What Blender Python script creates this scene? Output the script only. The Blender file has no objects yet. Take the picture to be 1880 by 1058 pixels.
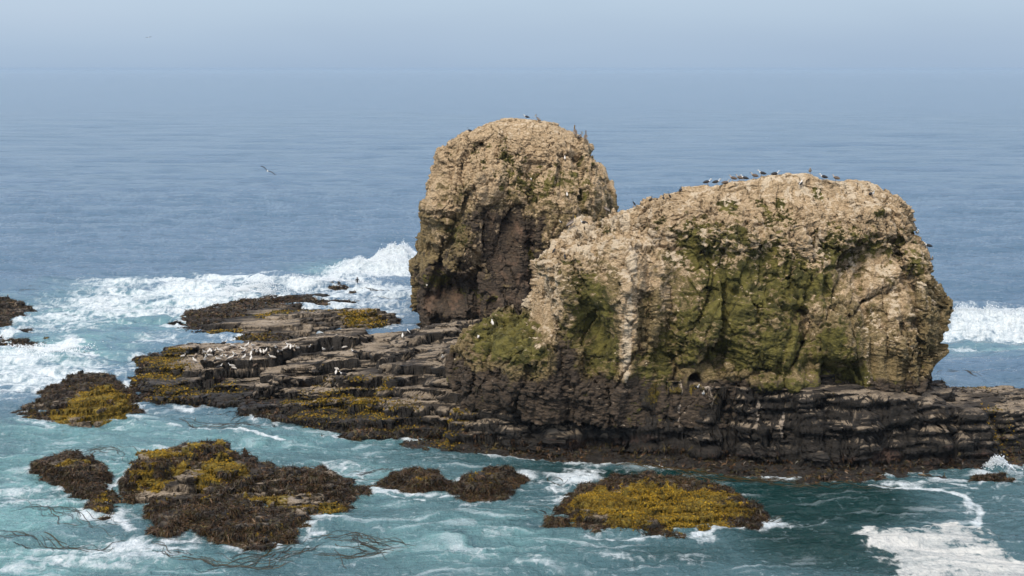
import bpy, math, time
import numpy as np
from concurrent.futures import ThreadPoolExecutor
from mathutils import Vector, Matrix
T0 = time.time()
R = math.radians
F32 = np.float32
C = bpy.context.scene.collection

# ------------------------------------------------------------------ camera
CAM_H, FPX, PITCH = 36.0, 2583.0, R(8.89)
sc = bpy.context.scene
cam_d = bpy.data.cameras.new('camera')
cam = bpy.data.objects.new('camera', cam_d); C.objects.link(cam)
cam_d.sensor_width = 36.0; cam_d.lens = 36.0*FPX/1880.0
cam_d.clip_start = 0.5; cam_d.clip_end = 60000
cam.location = (0, 0, CAM_H); cam.rotation_euler = (R(90)-PITCH, 0, 0)
sc.camera = cam

# ------------------------------------------------------------------ sky and sun
SUN_EL, SUN_AZ = R(52), R(-36)         # azimuth from the camera's back, towards the left
w = bpy.data.worlds.new('World'); sc.world = w; w.use_nodes = True
nt = w.node_tree; nt.nodes.clear()
def N(nt, t, **kw):
    n = nt.nodes.new(t)
    for k, v in kw.items(): setattr(n, k, v)
    return n
out = N(nt, 'ShaderNodeOutputWorld'); bg = N(nt, 'ShaderNodeBackground'); bg2 = N(nt, 'ShaderNodeBackground')
add = N(nt, 'ShaderNodeAddShader')
sky = N(nt, 'ShaderNodeTexSky'); sky.sky_type = 'NISHITA'; sky.sun_disc = False
sky.sun_elevation = SUN_EL; sky.sun_rotation = math.pi+SUN_AZ
sky.air_density = 1.2; sky.dust_density = 3.0
bg.inputs['Strength'].default_value = 0.05
nt.links.new(sky.outputs[0], bg.inputs[0])
tc = N(nt, 'ShaderNodeTexCoord'); sep = N(nt, 'ShaderNodeSeparateXYZ'); ramp = N(nt, 'ShaderNodeValToRGB')
nt.links.new(tc.outputs['Generated'], sep.inputs[0])
nz = N(nt, 'ShaderNodeTexNoise'); nz.inputs['Scale'].default_value = 3.0; nz.inputs['Detail'].default_value = 3
mp = N(nt, 'ShaderNodeMapping'); mp.inputs['Scale'].default_value = (1, 1, 5)
nt.links.new(tc.outputs['Generated'], mp.inputs[0]); nt.links.new(mp.outputs[0], nz.inputs['Vector'])
m1 = N(nt, 'ShaderNodeMath', operation='MULTIPLY_ADD'); m1.inputs[1].default_value = 0.16; m1.inputs[2].default_value = -0.07
nt.links.new(nz.outputs[0], m1.inputs[0])
m2 = N(nt, 'ShaderNodeMath', operation='ADD'); nt.links.new(sep.outputs[2], m2.inputs[0]); nt.links.new(m1.outputs[0], m2.inputs[1])
nt.links.new(m2.outputs[0], ramp.inputs[0])
e = ramp.color_ramp.elements
e[0].position = 0.0; e[0].color = (0.41, 0.555, 0.76, 1)
e[1].position = 1.0; e[1].color = (0.80, 0.86, 0.96, 1)
x = ramp.color_ramp.elements.new(0.05); x.color = (0.45, 0.60, 0.80, 1)
x = ramp.color_ramp.elements.new(0.30); x.color = (0.60, 0.70, 0.90, 1)
nt.links.new(ramp.outputs[0], bg2.inputs[0]); bg2.inputs['Strength'].default_value = 0.80
nt.links.new(bg.outputs[0], add.inputs[0]); nt.links.new(bg2.outputs[0], add.inputs[1]); nt.links.new(add.outputs[0], out.inputs[0])

sl = bpy.data.lights.new('sun', 'SUN'); so = bpy.data.objects.new('sun', sl); C.objects.link(so)
sl.energy = 3.3; sl.angle = R(22); sl.color = (1.0, 0.90, 0.76)
sd = Vector((math.sin(SUN_AZ)*math.cos(SUN_EL), -math.cos(SUN_AZ)*math.cos(SUN_EL), math.sin(SUN_EL)))
so.rotation_euler = sd.to_track_quat('Z', 'Y').to_euler(); so.location = (0, 0, 80)
sc.view_settings.view_transform = 'Standard'; sc.view_settings.look = 'None'
sc.view_settings.exposure = 0.0; sc.view_settings.gamma = 1.0
try:
    sc.cycles.max_bounces = 5; sc.cycles.diffuse_bounces = 3; sc.cycles.glossy_bounces = 2; sc.cycles.volume_bounces = 1
except Exception: pass

# ------------------------------------------------------------------ survey helpers: a bearing and drop angle -> a point of the place
CP, SP = math.cos(PITCH), math.sin(PITCH)
def ray(px, py):
    u = (px-940.0)/FPX; v = (529.0-py)/FPX
    return np.array([u, CP+v*SP, -SP+v*CP])
def at(px, py, z=0.0):
    d = ray(px, py); t = (z-CAM_H)/d[2]
    return (d[0]*t, d[1]*t)
def at_depth(px, py, Y):
    d = ray(px, py); t = Y/d[1]
    return (d[0]*t, CAM_H+d[2]*t)

# ------------------------------------------------------------------ vectorised noise
POOL = ThreadPoolExecutor(4)
def par(fn, arrs, n=16):
    shp = arrs[0].shape; fl = [np.ascontiguousarray(a, dtype=F32).ravel() for a in arrs]
    idx = np.array_split(np.arange(fl[0].size), max(1, min(n, fl[0].size//20000+1)))
    res = list(POOL.map(lambda s: fn(*[a[s[0]:s[-1]+1] for a in fl]), idx))
    return np.concatenate(res).reshape(shp)
def _h(ix, iy, iz, seed):
    h = (ix*np.uint32(374761393)) ^ (iy*np.uint32(668265263)) ^ (iz*np.uint32(2246822519)) ^ np.uint32((seed*3266489917) & 0xffffffff)
    h ^= h >> np.uint32(15); h *= np.uint32(2246822519); h ^= h >> np.uint32(13); h *= np.uint32(3266489917); h ^= h >> np.uint32(16)
    return h
def _n3(x, y, z, seed):
    fx = np.floor(x); fy = np.floor(y); fz = np.floor(z)
    ix = fx.astype(np.int32).view(np.uint32); iy = fy.astype(np.int32).view(np.uint32); iz = fz.astype(np.int32).view(np.uint32)
    x = x-fx; y = y-fy; z = z-fz
    u = x*x*x*(x*(x*6-15)+10); v = y*y*y*(y*(y*6-15)+10); ww = z*z*z*(z*(z*6-15)+10)
    def g(a, b, c):
        h = _h(ix+np.uint32(a), iy+np.uint32(b), iz+np.uint32(c), seed)
        gx = (h & np.uint32(1023)).astype(F32)*F32(2/1023)-1; gy = ((h >> np.uint32(10)) & np.uint32(1023)).astype(F32)*F32(2/1023)-1
        gz = ((h >> np.uint32(20)) & np.uint32(1023)).astype(F32)*F32(2/1023)-1
        return gx*(x-a)+gy*(y-b)+gz*(z-c)
    a = g(0,0,0); a += u*(g(1,0,0)-a); b = g(0,1,0); b += u*(g(1,1,0)-b); a += v*(b-a)
    c = g(0,0,1); c += u*(g(1,0,1)-c); d = g(0,1,1); d += u*(g(1,1,1)-d); c += v*(d-c)
    return (a+ww*(c-a))*F32(1.4)
def noise(x, y, z, seed=0):
    return par(lambda a, b, c: _n3(a, b, c, seed), [x, y, z])
def fbm(x, y, z, oct=4, seed=0, gain=0.5, lac=2.03):
    s = 0; a = 1.0; f = 1.0
    for i in range(oct):
        s = s+a*noise(x*f+i*7.3, y*f-i*3.1, z*f+i*5.7, seed+i); a *= gain; f *= lac
    return s
def ridge(x, y, z, oct=3, seed=0):
    s = 0; a = 1.0; f = 1.0
    for i in range(oct):
        s = s+a*(1-2.2*np.abs(noise(x*f+i*7.3, y*f-i*3.1, z*f+i*5.7, seed+i))); a *= 0.5; f *= 2.1
    return s
def _cell(x, y, z, seed):
    fx = np.floor(x); fy = np.floor(y); fz = np.floor(z)
    ix = fx.astype(np.int32); iy = fy.astype(np.int32); iz = fz.astype(np.int32)
    best = np.full(x.shape, 9.0, F32); sec = np.full(x.shape, 9.0, F32); val = np.zeros(x.shape, F32)
    for a in (-1, 0, 1):
        for b in (-1, 0, 1):
            for c in (-1, 0, 1):
                h = _h((ix+a).view(np.uint32), (iy+b).view(np.uint32), (iz+c).view(np.uint32), seed)
                r1 = (h & np.uint32(1023)).astype(F32)*F32(.8/1023)+F32(.1); r2 = ((h >> np.uint32(10)) & np.uint32(1023)).astype(F32)*F32(.8/1023)+F32(.1)
                r3 = ((h >> np.uint32(20)) & np.uint32(1023)).astype(F32)*F32(.8/1023)+F32(.1)
                dx = x-fx-a-r1; dy = y-fy-b-r2; dz = z-fz-c-r3
                d = dx*dx+dy*dy+dz*dz
                h2 = h*np.uint32(2654435761)
                g1 = ((h2 >> np.uint32(4)) & np.uint32(1023)).astype(F32)*F32(2/1023)-1; g2 = ((h2 >> np.uint32(14)) & np.uint32(1023)).astype(F32)*F32(2/1023)-1
                g3 = ((h2 >> np.uint32(22)) & np.uint32(1023)).astype(F32)*F32(2/1023)-1
                nv = g3*F32(.5)+(g1*dx+g2*dy+g3*dz)*F32(.9)
                m = d < best
                sec = np.where(m, best, np.minimum(sec, d)); val = np.where(m, nv, val); best = np.where(m, d, best)
    edge = np.sqrt(sec)-np.sqrt(best)
    return np.stack([val, edge], 1)
def cells(x, y, z, seed=0):
    """broken facets: value of a randomly tilted plane per cell, and distance to the cell's edge"""
    shp = x.shape; fl = [np.ascontiguousarray(a, dtype=F32).ravel() for a in (x, y, z)]
    idx = np.array_split(np.arange(fl[0].size), max(1, min(32, fl[0].size//20000+1)))
    r = np.concatenate(list(POOL.map(lambda s: _cell(*[a[s[0]:s[-1]+1] for a in fl], seed), idx)))
    return r[:, 0].reshape(shp), r[:, 1].reshape(shp)
def sstep(a, b, x):
    t = np.clip((x-a)/(b-a), 0, 1); return t*t*(3-2*t)

# ------------------------------------------------------------------ mesh helpers
def link(name, me, mat=None, parent=None):
    o = bpy.data.objects.new(name, me); C.objects.link(o)
    if mat is not None: me.materials.append(mat)
    if parent is not None: o.parent = parent
    return o
def tag(o, label=None, cat=None, group=None, kind=None):
    if label: o['label'] = label
    if cat: o['category'] = cat
    if group: o['group'] = group
    if kind: o['kind'] = kind
    return o
def raw_mesh(name, V, Q, attrs=None, smooth=True):
    me = bpy.data.meshes.new(name)
    V = np.ascontiguousarray(V, dtype=F32); Q = np.ascontiguousarray(Q, dtype=np.int32)
    n, k = Q.shape
    me.vertices.add(len(V)); me.vertices.foreach_set('co', V.ravel())
    me.loops.add(n*k); me.loops.foreach_set('vertex_index', Q.ravel())
    me.polygons.add(n); me.polygons.foreach_set('loop_start', np.arange(0, n*k, k, dtype=np.int32))
    me.polygons.foreach_set('use_smooth', np.full(n, smooth))
    for a, v in (attrs or {}).items():
        v = np.ascontiguousarray(v, dtype=F32)
        if v.ndim == 1 or v.shape[-1] == 1:
            at_ = me.attributes.new(a, 'FLOAT', 'POINT'); at_.data.foreach_set('value', v.ravel())
        else:
            at_ = me.attributes.new(a, 'FLOAT_VECTOR', 'POINT'); at_.data.foreach_set('vector', v.ravel())
    me.update(calc_edges=True); me.validate()
    return me
def grid_quads(nr, nc, wrap=False):
    i = np.arange(nr-1)[:, None]; j = np.arange(nc if wrap else nc-1)[None, :]
    j2 = (j+1) % nc
    return np.stack([i*nc+j, i*nc+j2, (i+1)*nc+j2, (i+1)*nc+j], -1).reshape(-1, 4)
def grid_normals(P, wrap=False):
    if wrap: du = np.roll(P, -1, 1)-np.roll(P, 1, 1)
    else: du = np.gradient(P, axis=1)
    dv = np.gradient(P, axis=0)
    n = np.cross(du, dv); n /= np.linalg.norm(n, axis=-1, keepdims=True)+1e-9
    return n
def interp(v, xs, ys):
    o = np.argsort(xs); return np.interp(v, np.array(xs, float)[o], np.array(ys, float)[o])

# ------------------------------------------------------------------ materials
def new_mat(name):
    m = bpy.data.materials.new(name); m.use_nodes = True
    nt = m.node_tree; nt.nodes.clear()
    o = N(nt, 'ShaderNodeOutputMaterial'); b = N(nt, 'ShaderNodeBsdfPrincipled'); nt.links.new(b.outputs[0], o.inputs[0])
    return m, nt, b
def attr(nt, name, vec=False):
    a = N(nt, 'ShaderNodeAttribute'); a.attribute_name = name
    return a.outputs['Vector'] if vec else a.outputs['Fac']
def mix(nt, fac, a, b, t='MIX'):
    m = N(nt, 'ShaderNodeMix', data_type='RGBA', blend_type=t)
    for s, v in ((0, fac), (6, a), (7, b)):
        if hasattr(v, 'is_linked') or hasattr(v, 'links'): nt.links.new(v, m.inputs[s])
        elif s == 0: m.inputs[0].default_value = v
        else: m.inputs[s].default_value = (*v, 1) if len(v) == 3 else v
    return m.outputs[2]
def math_(nt, op, a, b=None, c=None, clamp=False):
    m = N(nt, 'ShaderNodeMath', operation=op); m.use_clamp = clamp
    for s, v in enumerate((a, b, c)):
        if v is None: continue
        if hasattr(v, 'links'): nt.links.new(v, m.inputs[s])
        else: m.inputs[s].default_value = v
    return m.outputs[0]
def tex(nt, scale, detail=6, rough=0.6, stretch=(1, 1, 1), dist=0.0):
    g = N(nt, 'ShaderNodeNewGeometry'); mp = N(nt, 'ShaderNodeMapping'); mp.inputs['Scale'].default_value = stretch
    t = N(nt, 'ShaderNodeTexNoise'); t.inputs['Scale'].default_value = scale; t.inputs['Detail'].default_value = detail
    t.inputs['Roughness'].default_value = rough; t.inputs['Distortion'].default_value = dist
    nt.links.new(g.outputs['Position'], mp.inputs[0]); nt.links.new(mp.outputs[0], t.inputs['Vector'])
    return t.outputs[0]
def sharpen(nt, v, lo, hi):
    m = N(nt, 'ShaderNodeMapRange'); m.interpolation_type = 'SMOOTHSTEP'
    m.inputs[1].default_value = lo; m.inputs[2].default_value = hi
    nt.links.new(v, m.inputs[0]); return m.outputs[0]
def noisy(nt, a, n, amt=0.5, lo=0.4, hi=0.6):
    """mask whose edge is broken by a noise"""
    x = math_(nt, 'MULTIPLY_ADD', n, amt, math_(nt, 'SUBTRACT', a, amt*0.5))
    return sharpen(nt, x, lo, hi)
def bump(nt, b, h, dist, strength=1.0):
    m = N(nt, 'ShaderNodeBump'); m.inputs['Distance'].default_value = dist; m.inputs['Strength'].default_value = strength
    nt.links.new(h, m.inputs['Height']); nt.links.new(m.outputs[0], b.inputs['Normal'])

def rock_material(name, dry_a, dry_b, dark, moss_a, moss_b, guano, purple):
    m, nt, b = new_mat(name)
    n1 = tex(nt, 0.9, 8, 0.65); n2 = tex(nt, 3.5, 8, 0.7, (1, 1, 2.2)); n3 = tex(nt, 11, 5, 0.7); st = tex(nt, 1.1, 6, 0.65, (1, 1, 7), 0.4)
    col = mix(nt, sharpen(nt, n2, 0.38, 0.60), dry_a, dry_b)
    if 'shelf' not in name and 'dark' not in name:
        fl = tex(nt, 2.2, 9, 0.75, (1, 1, 1.6))
        ol = mix(nt, sharpen(nt, n2, .38, .62), (.13, .095, .035), (.34, .25, .12))
        ol = mix(nt, sharpen(nt, fl, .60, .68), ol, (.70, .54, .36))
        col = mix(nt, noisy(nt, attr(nt, 'olive'), n1, 0.6, 0.35, 0.65), col, ol)
        col = mix(nt, sharpen(nt, fl, .38, .28), col, (.14, .10, .045))
    if 'dark' in name:
        col = mix(nt, sharpen(nt, attr(nt, 'bed'), -.05, .35), col, (.045, .034, .024))
        col = mix(nt, math_(nt, 'MULTIPLY', sharpen(nt, attr(nt, 'bed'), -.15, -.5), .8), col, (.40, .32, .235))
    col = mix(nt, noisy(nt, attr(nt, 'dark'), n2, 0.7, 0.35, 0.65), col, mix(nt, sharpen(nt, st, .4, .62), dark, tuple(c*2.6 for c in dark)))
    col = mix(nt, noisy(nt, attr(nt, 'purple'), n1, 0.6, 0.35, 0.65), col, purple)
    mo = mix(nt, sharpen(nt, n1, 0.4, 0.6), moss_a, moss_b)
    col = mix(nt, noisy(nt, attr(nt, 'moss'), n2, 1.1, 0.36, 0.64), col, mo)
    gu = mix(nt, n3, tuple(c*0.8 for c in guano), guano)
    col = mix(nt, noisy(nt, attr(nt, 'guano'), n2, 0.8, 0.38, 0.62), col, gu)
    v = math_(nt, 'MULTIPLY_ADD', n3, 1.0, 0.5)
    vc = N(nt, 'ShaderNodeCombineColor'); [nt.links.new(v, vc.inputs[i]) for i in range(3)]
    col = mix(nt, 1.0, col, vc.outputs[0], 'MULTIPLY')
    nt.links.new(col, b.inputs['Base Color'])
    r = math_(nt, 'MULTIPLY_ADD', attr(nt, 'wet'), -0.45, 0.9); nt.links.new(r, b.inputs['Roughness'])
    h = math_(nt, 'MULTIPLY_ADD', n2, 1.0, math_(nt, 'MULTIPLY', n3, 0.5))
    bump(nt, b, h, 0.4, .9)
    return m
M_STACK = rock_material('weathered_sandstone', (.38, .265, .15), (.68, .51, .315), (.045, .032, .021), (.065, .060, .009), (.195, .168, .036), (.80, .65, .46), (.20, .125, .08))
M_SHELF = rock_material('layered_dark_rock', (.17, .13, .088), (.38, .30, .21), (.016, .013, .010), (.13, .10, .010), (.29, .20, .016), (.60, .50, .40), (.12, .07, .05))

# ------------------------------------------------------------------ painting masks in the place's own coordinates
def ell_xy(X, Y, lst, z=0.0):
    """soft blobs lying on the ground: (px, py, rx, ry, strength)"""
    out = np.zeros(X.shape, F32)
    for px, py, rx, ry, s in lst:
        cx, cy = at(px, py, z); _, y1 = at(px, py-ry, z); _, y0 = at(px, py+ry, z); x1, _ = at(px+rx, py, z)
        a = abs(x1-cx)+1e-3; b = (y1-y0)/2+1e-3; cyy = (y1+y0)/2
        q = ((X-cx)/a)**2+((Y-cyy)/b)**2
        out = np.maximum(out, s*np.exp(-q**1.3*0.9).astype(F32))
    return out
def line_xy(X, Y, pts, wpx, s, z=0.0):
    out = np.full(X.shape, 1e6, F32); P = [at(a, b, z) for a, b in pts]
    wd = wpx*P[0][1]/FPX
    for (x0, y0), (x1, y1) in zip(P, P[1:]):
        dx, dy = x1-x0, y1-y0; t = np.clip(((X-x0)*dx+(Y-y0)*dy)/(dx*dx+dy*dy), 0, 1)
        out = np.minimum(out, (X-x0-t*dx)**2+((Y-y0-t*dy))**2)
    return s*np.exp(-out/(wd*wd)).astype(F32)
def poly_sd(X, Y, poly):
    """signed distance, positive inside"""
    d = np.full(X.shape, 1e9, F32); ins = np.zeros(X.shape, bool)
    n = len(poly)
    for i in range(n):
        x0, y0 = poly[i]; x1, y1 = poly[(i+1) % n]
        dx, dy = x1-x0, y1-y0; t = np.clip(((X-x0)*dx+(Y-y0)*dy)/(dx*dx+dy*dy+1e-9), 0, 1)
        d = np.minimum(d, (X-x0-t*dx)**2+(Y-y0-t*dy)**2)
        if y0 != y1:
            c = ((y0 > Y) != (y1 > Y)) & (X < dx*(Y-y0)/(dy)+x0)
            ins ^= c
    d = np.sqrt(d); return np.where(ins, d, -d)

# ------------------------------------------------------------------ sea stacks
def make_stack(name, L, Rr, Yc, cxpx, front, back, zbot, seed, nrow, ncol, amp=1.0, pits=(), n_exp=2.8, grooves=(), bumps=(), undercut=()):
    lz = [(at_depth(a, b, Yc-5)[0], at_depth(a, b, Yc)[1]) for a, b in L]; rz = [(at_depth(a, b, Yc-2.5)[0], at_depth(a, b, Yc)[1]) for a, b in Rr]
    cx = at_depth(cxpx, 500, Yc)[0]
    ztop = max(max(z for _, z in lz), max(z for _, z in rz))
    zz = np.linspace(zbot, ztop, 800)
    xl = interp(zz, [z for _, z in lz], [x for x, _ in lz]); xr = interp(zz, [z for _, z in rz], [x for x, _ in rz])
    bf = np.interp(zz, [z for z, _ in front], [b for _, b in front]); bb = np.interp(zz, [z for z, _ in back], [b for _, b in back])
    # close at the apex
    close = np.sqrt(np.clip((ztop-zz)/(0.9), 0, 1))
    al = (cx-xl)*np.where(zz > ztop-0.9, close, 1); ar = (xr-cx)*np.where(zz > ztop-0.9, close, 1)
    bf = bf*np.where(zz > ztop-0.9, close, 1); bb = bb*np.where(zz > ztop-0.9, close, 1)
    ds = np.sqrt(np.diff(zz)**2+np.maximum(np.maximum(abs(np.diff(al)), abs(np.diff(ar))), abs(np.diff(bf)))**2*0.6)
    s = np.r_[0, np.cumsum(ds)]; sr = np.linspace(0, s[-1], nrow); zr = np.interp(sr, s, zz)
    al, ar, bf, bb = [np.interp(zr, zz, q) for q in (al, ar, bf, bb)]
    th = np.linspace(0, 2*np.pi, 6001)
    c_, s_ = np.cos(th), np.sin(th)
    ex = np.sign(c_)*np.abs(c_)**(2/n_exp); ey = np.sign(s_)*np.abs(s_)**(2/n_exp)
    da = np.hypot(np.diff(ex)*1.4, np.diff(ey)); wgt = np.where((ey[:-1] < 0.15), 3.2, 1.0)
    sa = np.r_[0, np.cumsum(da*wgt)]; ta = np.interp(np.linspace(0, sa[-1], ncol+1)[:-1], sa, th)
    c_, s_ = np.cos(ta), np.sin(ta); ex = np.sign(c_)*np.abs(c_)**(2/n_exp); ey = np.sign(s_)*np.abs(s_)**(2/n_exp)
    X = cx+np.where(ex[None] < 0, al[:, None], ar[:, None])*ex[None]
    Y = Yc+np.where(ey[None] < 0, bf[:, None], bb[:, None])*ey[None]
    Z = np.repeat(zr[:, None], ncol, 1)
    P = np.stack([X, Y, Z], -1).astype(F32)
    def disp(P, d):
        n = grid_normals(P, True); return P+n*d[..., None]
    x, y, z = [P[..., i] for i in range(3)]
    fade = sstep(0, 0.3, (ztop-z))*0.6+0.4
    topq = 1-.62*sstep(5.0, 1.2, ztop-z)
    lx = x+.35*z*noise(x*.05, y*.05, z*.05, seed+19)
    edge_ = sstep(0.5, 5.5, ztop-z)
    d = amp*0.9*fbm(x*.11, y*.11, z*.08, 3, seed)*fade              # bulges
    d += amp*(0.95*ridge(lx*.16, y*.16, z*.04, 3, seed+20)-.85)*edge_
    # broad broken plates, standing on end
    va, ea = cells(lx*.20+.25*noise(x*.15, y*.15, z*.15, seed+26), y*.20, z*.11, seed+25)
    d += amp*(1.15*va-.55*np.exp(-(ea/.05)**2))*edge_
    P = disp(P, d.astype(F32))
    for px, py, rx, ry, dep in bumps:                             # brows, buttresses and recesses of the face
        gx, gz = at_depth(px, py, Yc-10); a_ = rx*Yc/FPX; b_ = ry*Yc/FPX
        wob = .35*noise(P[..., 0]*.3, P[..., 1]*.3, P[..., 2]*.3, seed+70)
        q = ((P[..., 0]-gx)/a_)**2+((P[..., 2]-gz)/b_)**2
        P[..., 1] -= dep*np.exp(-(q*(1+wob))**1.6)*(P[..., 1] < Yc)
    for px, py, wpx, dep, lean in grooves:                        # deep clefts, real recesses in the face
        gx, gz = at_depth(px, py, Yc-10); gx2, gz2 = at_depth(px+lean, py+100, Yc-10); ww = wpx*Yc/FPX
        sl_ = (gx2-gx)/(gz2-gz+1e-6); hh = abs(gz2-gz)
        q = np.exp(-((P[..., 0]-(gx+sl_*(P[..., 2]-gz)))/ww)**2)*sstep(hh*1.3, hh*.6, np.abs(P[..., 2]-(gz+gz2)/2))*(P[..., 1] < Yc)
        P[..., 1] += dep*q
    x, y, z = [P[..., i] for i in range(3)]
    wx = x+0.9*noise(x*.35, y*.35, z*.35, seed+30); wz = z+0.5*noise(x*.3, y*.3, z*.3, seed+31)
    face = sstep(4, 8, ztop-z)
    rub = np.clip(.42+1.3*fbm(x*.14, y*.14, z*.11, 3, seed+57), .08, 1.25)*face+(1-face)*.85     # some walls broken, some smooth
    v, ed = cells(wx*.46, y*.42, wz*.30, seed+40)
    v2, ed2 = cells(wx*1.05, y*1.0, wz*.8, seed+41)
    b = z+0.10*x-0.03*y+0.45*noise(x*.12, y*.12, z*.12, seed+5)
    stt = np.tanh(3*noise(x*.10, y*.10, b*.9, seed+50))*0.5+np.tanh(3*noise(x*.3, y*.3, b*2.6, seed+51))*0.28
    patchy = sstep(-.35, .35, noise(x*.16, y*.16, z*.2, seed+52))
    d = amp*.70*v*(.55+.45*rub)-amp*.35*np.exp(-(ed/.05)**2)*sstep(-.3, .3, noise(x*.15, y*.15, z*.1, seed+54))
    d = d+amp*(.30*v2*rub-.16*np.exp(-(ed2/.06)**2)*sstep(-.2, .4, noise(x*.3, y*.3, z*.3, seed+56))+0.30*stt*(0.15+patchy)*(.3+.7*rub))
    P = disp(P, (d*topq).astype(F32))
    x, y, z = [P[..., i] for i in range(3)]
    n = grid_normals(P, True)
    f1 = fbm(x*1.3, y*1.3, z*2.2, 4, seed+60, 0.62)
    b2 = np.tanh(3*noise(x*.7, y*.7, b*6.5, seed+61))
    v3, ed3 = cells(wx*2.6, y*2.4, wz*3.4, seed+63)
    rough = 0.17*f1+0.07*b2*(0.2+patchy)+.11*v3
    lump = np.abs(noise(x*1.9, y*1.9, z*1.9, seed+62))*0.35*sstep(7, 2, ztop-z)
    P = P+n*(amp*topq*(rough*(.35+.95*rub)-lump))[..., None].astype(F32)
    P = P+np.stack([0*x, 0*x, 0.14*topq*noise(x*2.5, y*2.5, z*2.5, seed+66)], -1).astype(F32)
    for px, py, rx, rz, dx in undercut:                           # eaten back foot of the wall
        gx, gz = at_depth(px, py, Yc); q = ((P[..., 0]-gx)/(rx*Yc/FPX))**2+((P[..., 2]-gz)/(rz*Yc/FPX))**2
        P[..., 0] += dx*np.exp(-q)
    for px, py, rpx, dep in pits:
        gx, gz = at_depth(px, py, Yc-11); rr = rpx*Yc/FPX
        q = np.exp(-((((P[..., 0]-gx)/rr)**2+((P[..., 2]-gz)/(rr*1.15))**2)**2)*.8)*(P[..., 1] < Yc)
        P[..., 1] += dep*q
    n = grid_normals(P, True)
    cav = (d*.8+rough*1.6*rub)           # protruding > 0, recessed < 0
    return P, n, cav, ztop, dict(ed=ed, ed2=ed2, patchy=patchy)
def XZ(lst, X, Z, Yf):
    out = np.zeros(X.shape, F32)
    for px, py, rx, ry, s in lst:
        cx, cz = at_depth(px, py, Yf); a = rx*Yf/FPX; b = ry*Yf/FPX
        q = ((X-cx)/a)**2+((Z-cz)/b)**2
        out = np.maximum(out, s*np.exp(-q**1.3*.9).astype(F32))
    return out
def finish_stack(name, P, n, masks, mat):
    nr, nc = P.shape[:2]
    V = P.reshape(-1, 3); Q = grid_quads(nr, nc, True)
    top = len(V); V = np.vstack([V, P[-1].mean(0, keepdims=True)])
    j = np.arange(nc); tri = np.stack([(nr-1)*nc+j, (nr-1)*nc+(j+1) % nc, np.full(nc, top), np.full(nc, top)], -1)
    at_ = {k: np.r_[v.ravel(), v[-1].mean()] for k, v in masks.items()}
    me = raw_mesh(name, V, Q, at_)
    o = link(name, me, mat)
    # a tiny cap so the summit is closed
    return o

# near stack
YN = 137.0
L = [(862, 735), (845, 690), (846, 655), (862, 628), (885, 612), (930, 597), (958, 586), (968, 570), (978, 540), (986, 505), (1000, 470), (1025, 452), (1052, 438), (1082, 420), (1115, 402), (1150, 394), (1205, 380), (1262, 368), (1315, 349), (1355, 334), (1405, 322), (1440, 317.5)]
Rr = [(1690, 735), (1688, 700), (1698, 680), (1708, 660), (1718, 640), (1726, 618), (1728, 590), (1732, 560), (1742, 540), (1738, 520), (1724, 500), (1725, 472), (1706, 455), (1690, 437), (1672, 428), (1671, 400), (1664, 372), (1650, 357), (1625, 342), (1585, 331), (1540, 324), (1500, 320), (1460, 317.5)]
front = [(4, 12.6), (8, 12.2), (11, 11.6), (15, 10.6), (18, 9.2), (20.5, 7.2), (22.5, 5.0), (24.2, 2.6), (26, 1.2)]
back = [(4, 13), (15, 12), (20, 9), (23, 5), (26, 1.5)]
P, n, cav, zt, ex = make_stack('sea_stack', L, Rr, YN, 1440, front, back, 3.5, 11, 620, 1500, 1.0,
    pits=[(1276, 700, 9, 2.6), (1540, 705, 34, 2.4), (1690, 600, 7, 1.2)], grooves=[(1672, 450, 10, 1.6, 8), (1660, 560, 7, 1.0, 2), (1515, 560, 8, .9, -6), (1345, 560, 10, .9, -50), (1030, 640, 9, .9, 10), (1230, 560, 8, 1.1, 6), (1690, 560, 6, 1.2, 0), (1590, 560, 6, .8, 4), (1625, 620, 5, .7, 2)],
    bumps=[(1600, 520, 70, 60, -2.3), (1590, 425, 110, 34, 1.5), (1150, 560, 34, 120, 1.5), (1090, 640, 30, 55, -1.3), (1290, 500, 55, 70, -2.0), (1400, 610, 55, 70, 2.0), (1350, 430, 60, 30, 1.0), (1480, 600, 22, 90, -1.3),
           (1230, 640, 30, 55, -1.2), (1320, 650, 40, 24, -1.2), (1540, 600, 40, 80, .9), (1050, 500, 50, 60, .9), (1440, 500, 50, 40, -.9), (1240, 420, 40, 40, .7), (1660, 600, 30, 90, .8), (1430, 695, 60, 14, 1.2), (950, 645, 60, 26, .8), (1520, 665, 50, 16, -.9)], undercut=[(1775, 655, 80, 42, -4.2)])
x, y, z = [P[..., i] for i in range(3)]
depth_top = zt-z
YF = 126.0
mossp = XZ([(1080, 590, 60, 90, .75), (1050, 470, 40, 50, .35), (1300, 470, 60, 60, .8), (1350, 560, 110, 90, .95), (1400, 640, 110, 60, .95), (1470, 520, 80, 70, .85), (1260, 600, 60, 90, .75), (1520, 640, 60, 60, .8),
            (1560, 470, 70, 50, .75), (1450, 420, 60, 40, .6), (1110, 660, 40, 40, 1), (1200, 670, 60, 35, .9), (930, 645, 90, 35, 1.15), (1640, 480, 50, 50, .6), (1540, 370, 14, 18, 1.2), (1360, 392, 26, 16, 1.1), (1460, 388, 14, 16, .9), (1430, 400, 16, 14, .8), (1590, 372, 16, 10, .8), (1230, 430, 40, 26, .55), (1130, 440, 26, 14, .8), (1640, 400, 20, 14, .8), (1340, 440, 50, 30, .7), (1600, 560, 40, 70, .45), (1550, 690, 60, 20, .9), (1700, 480, 25, 50, .7), (1440, 700, 60, 25, 1)], x, z, YF)
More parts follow.
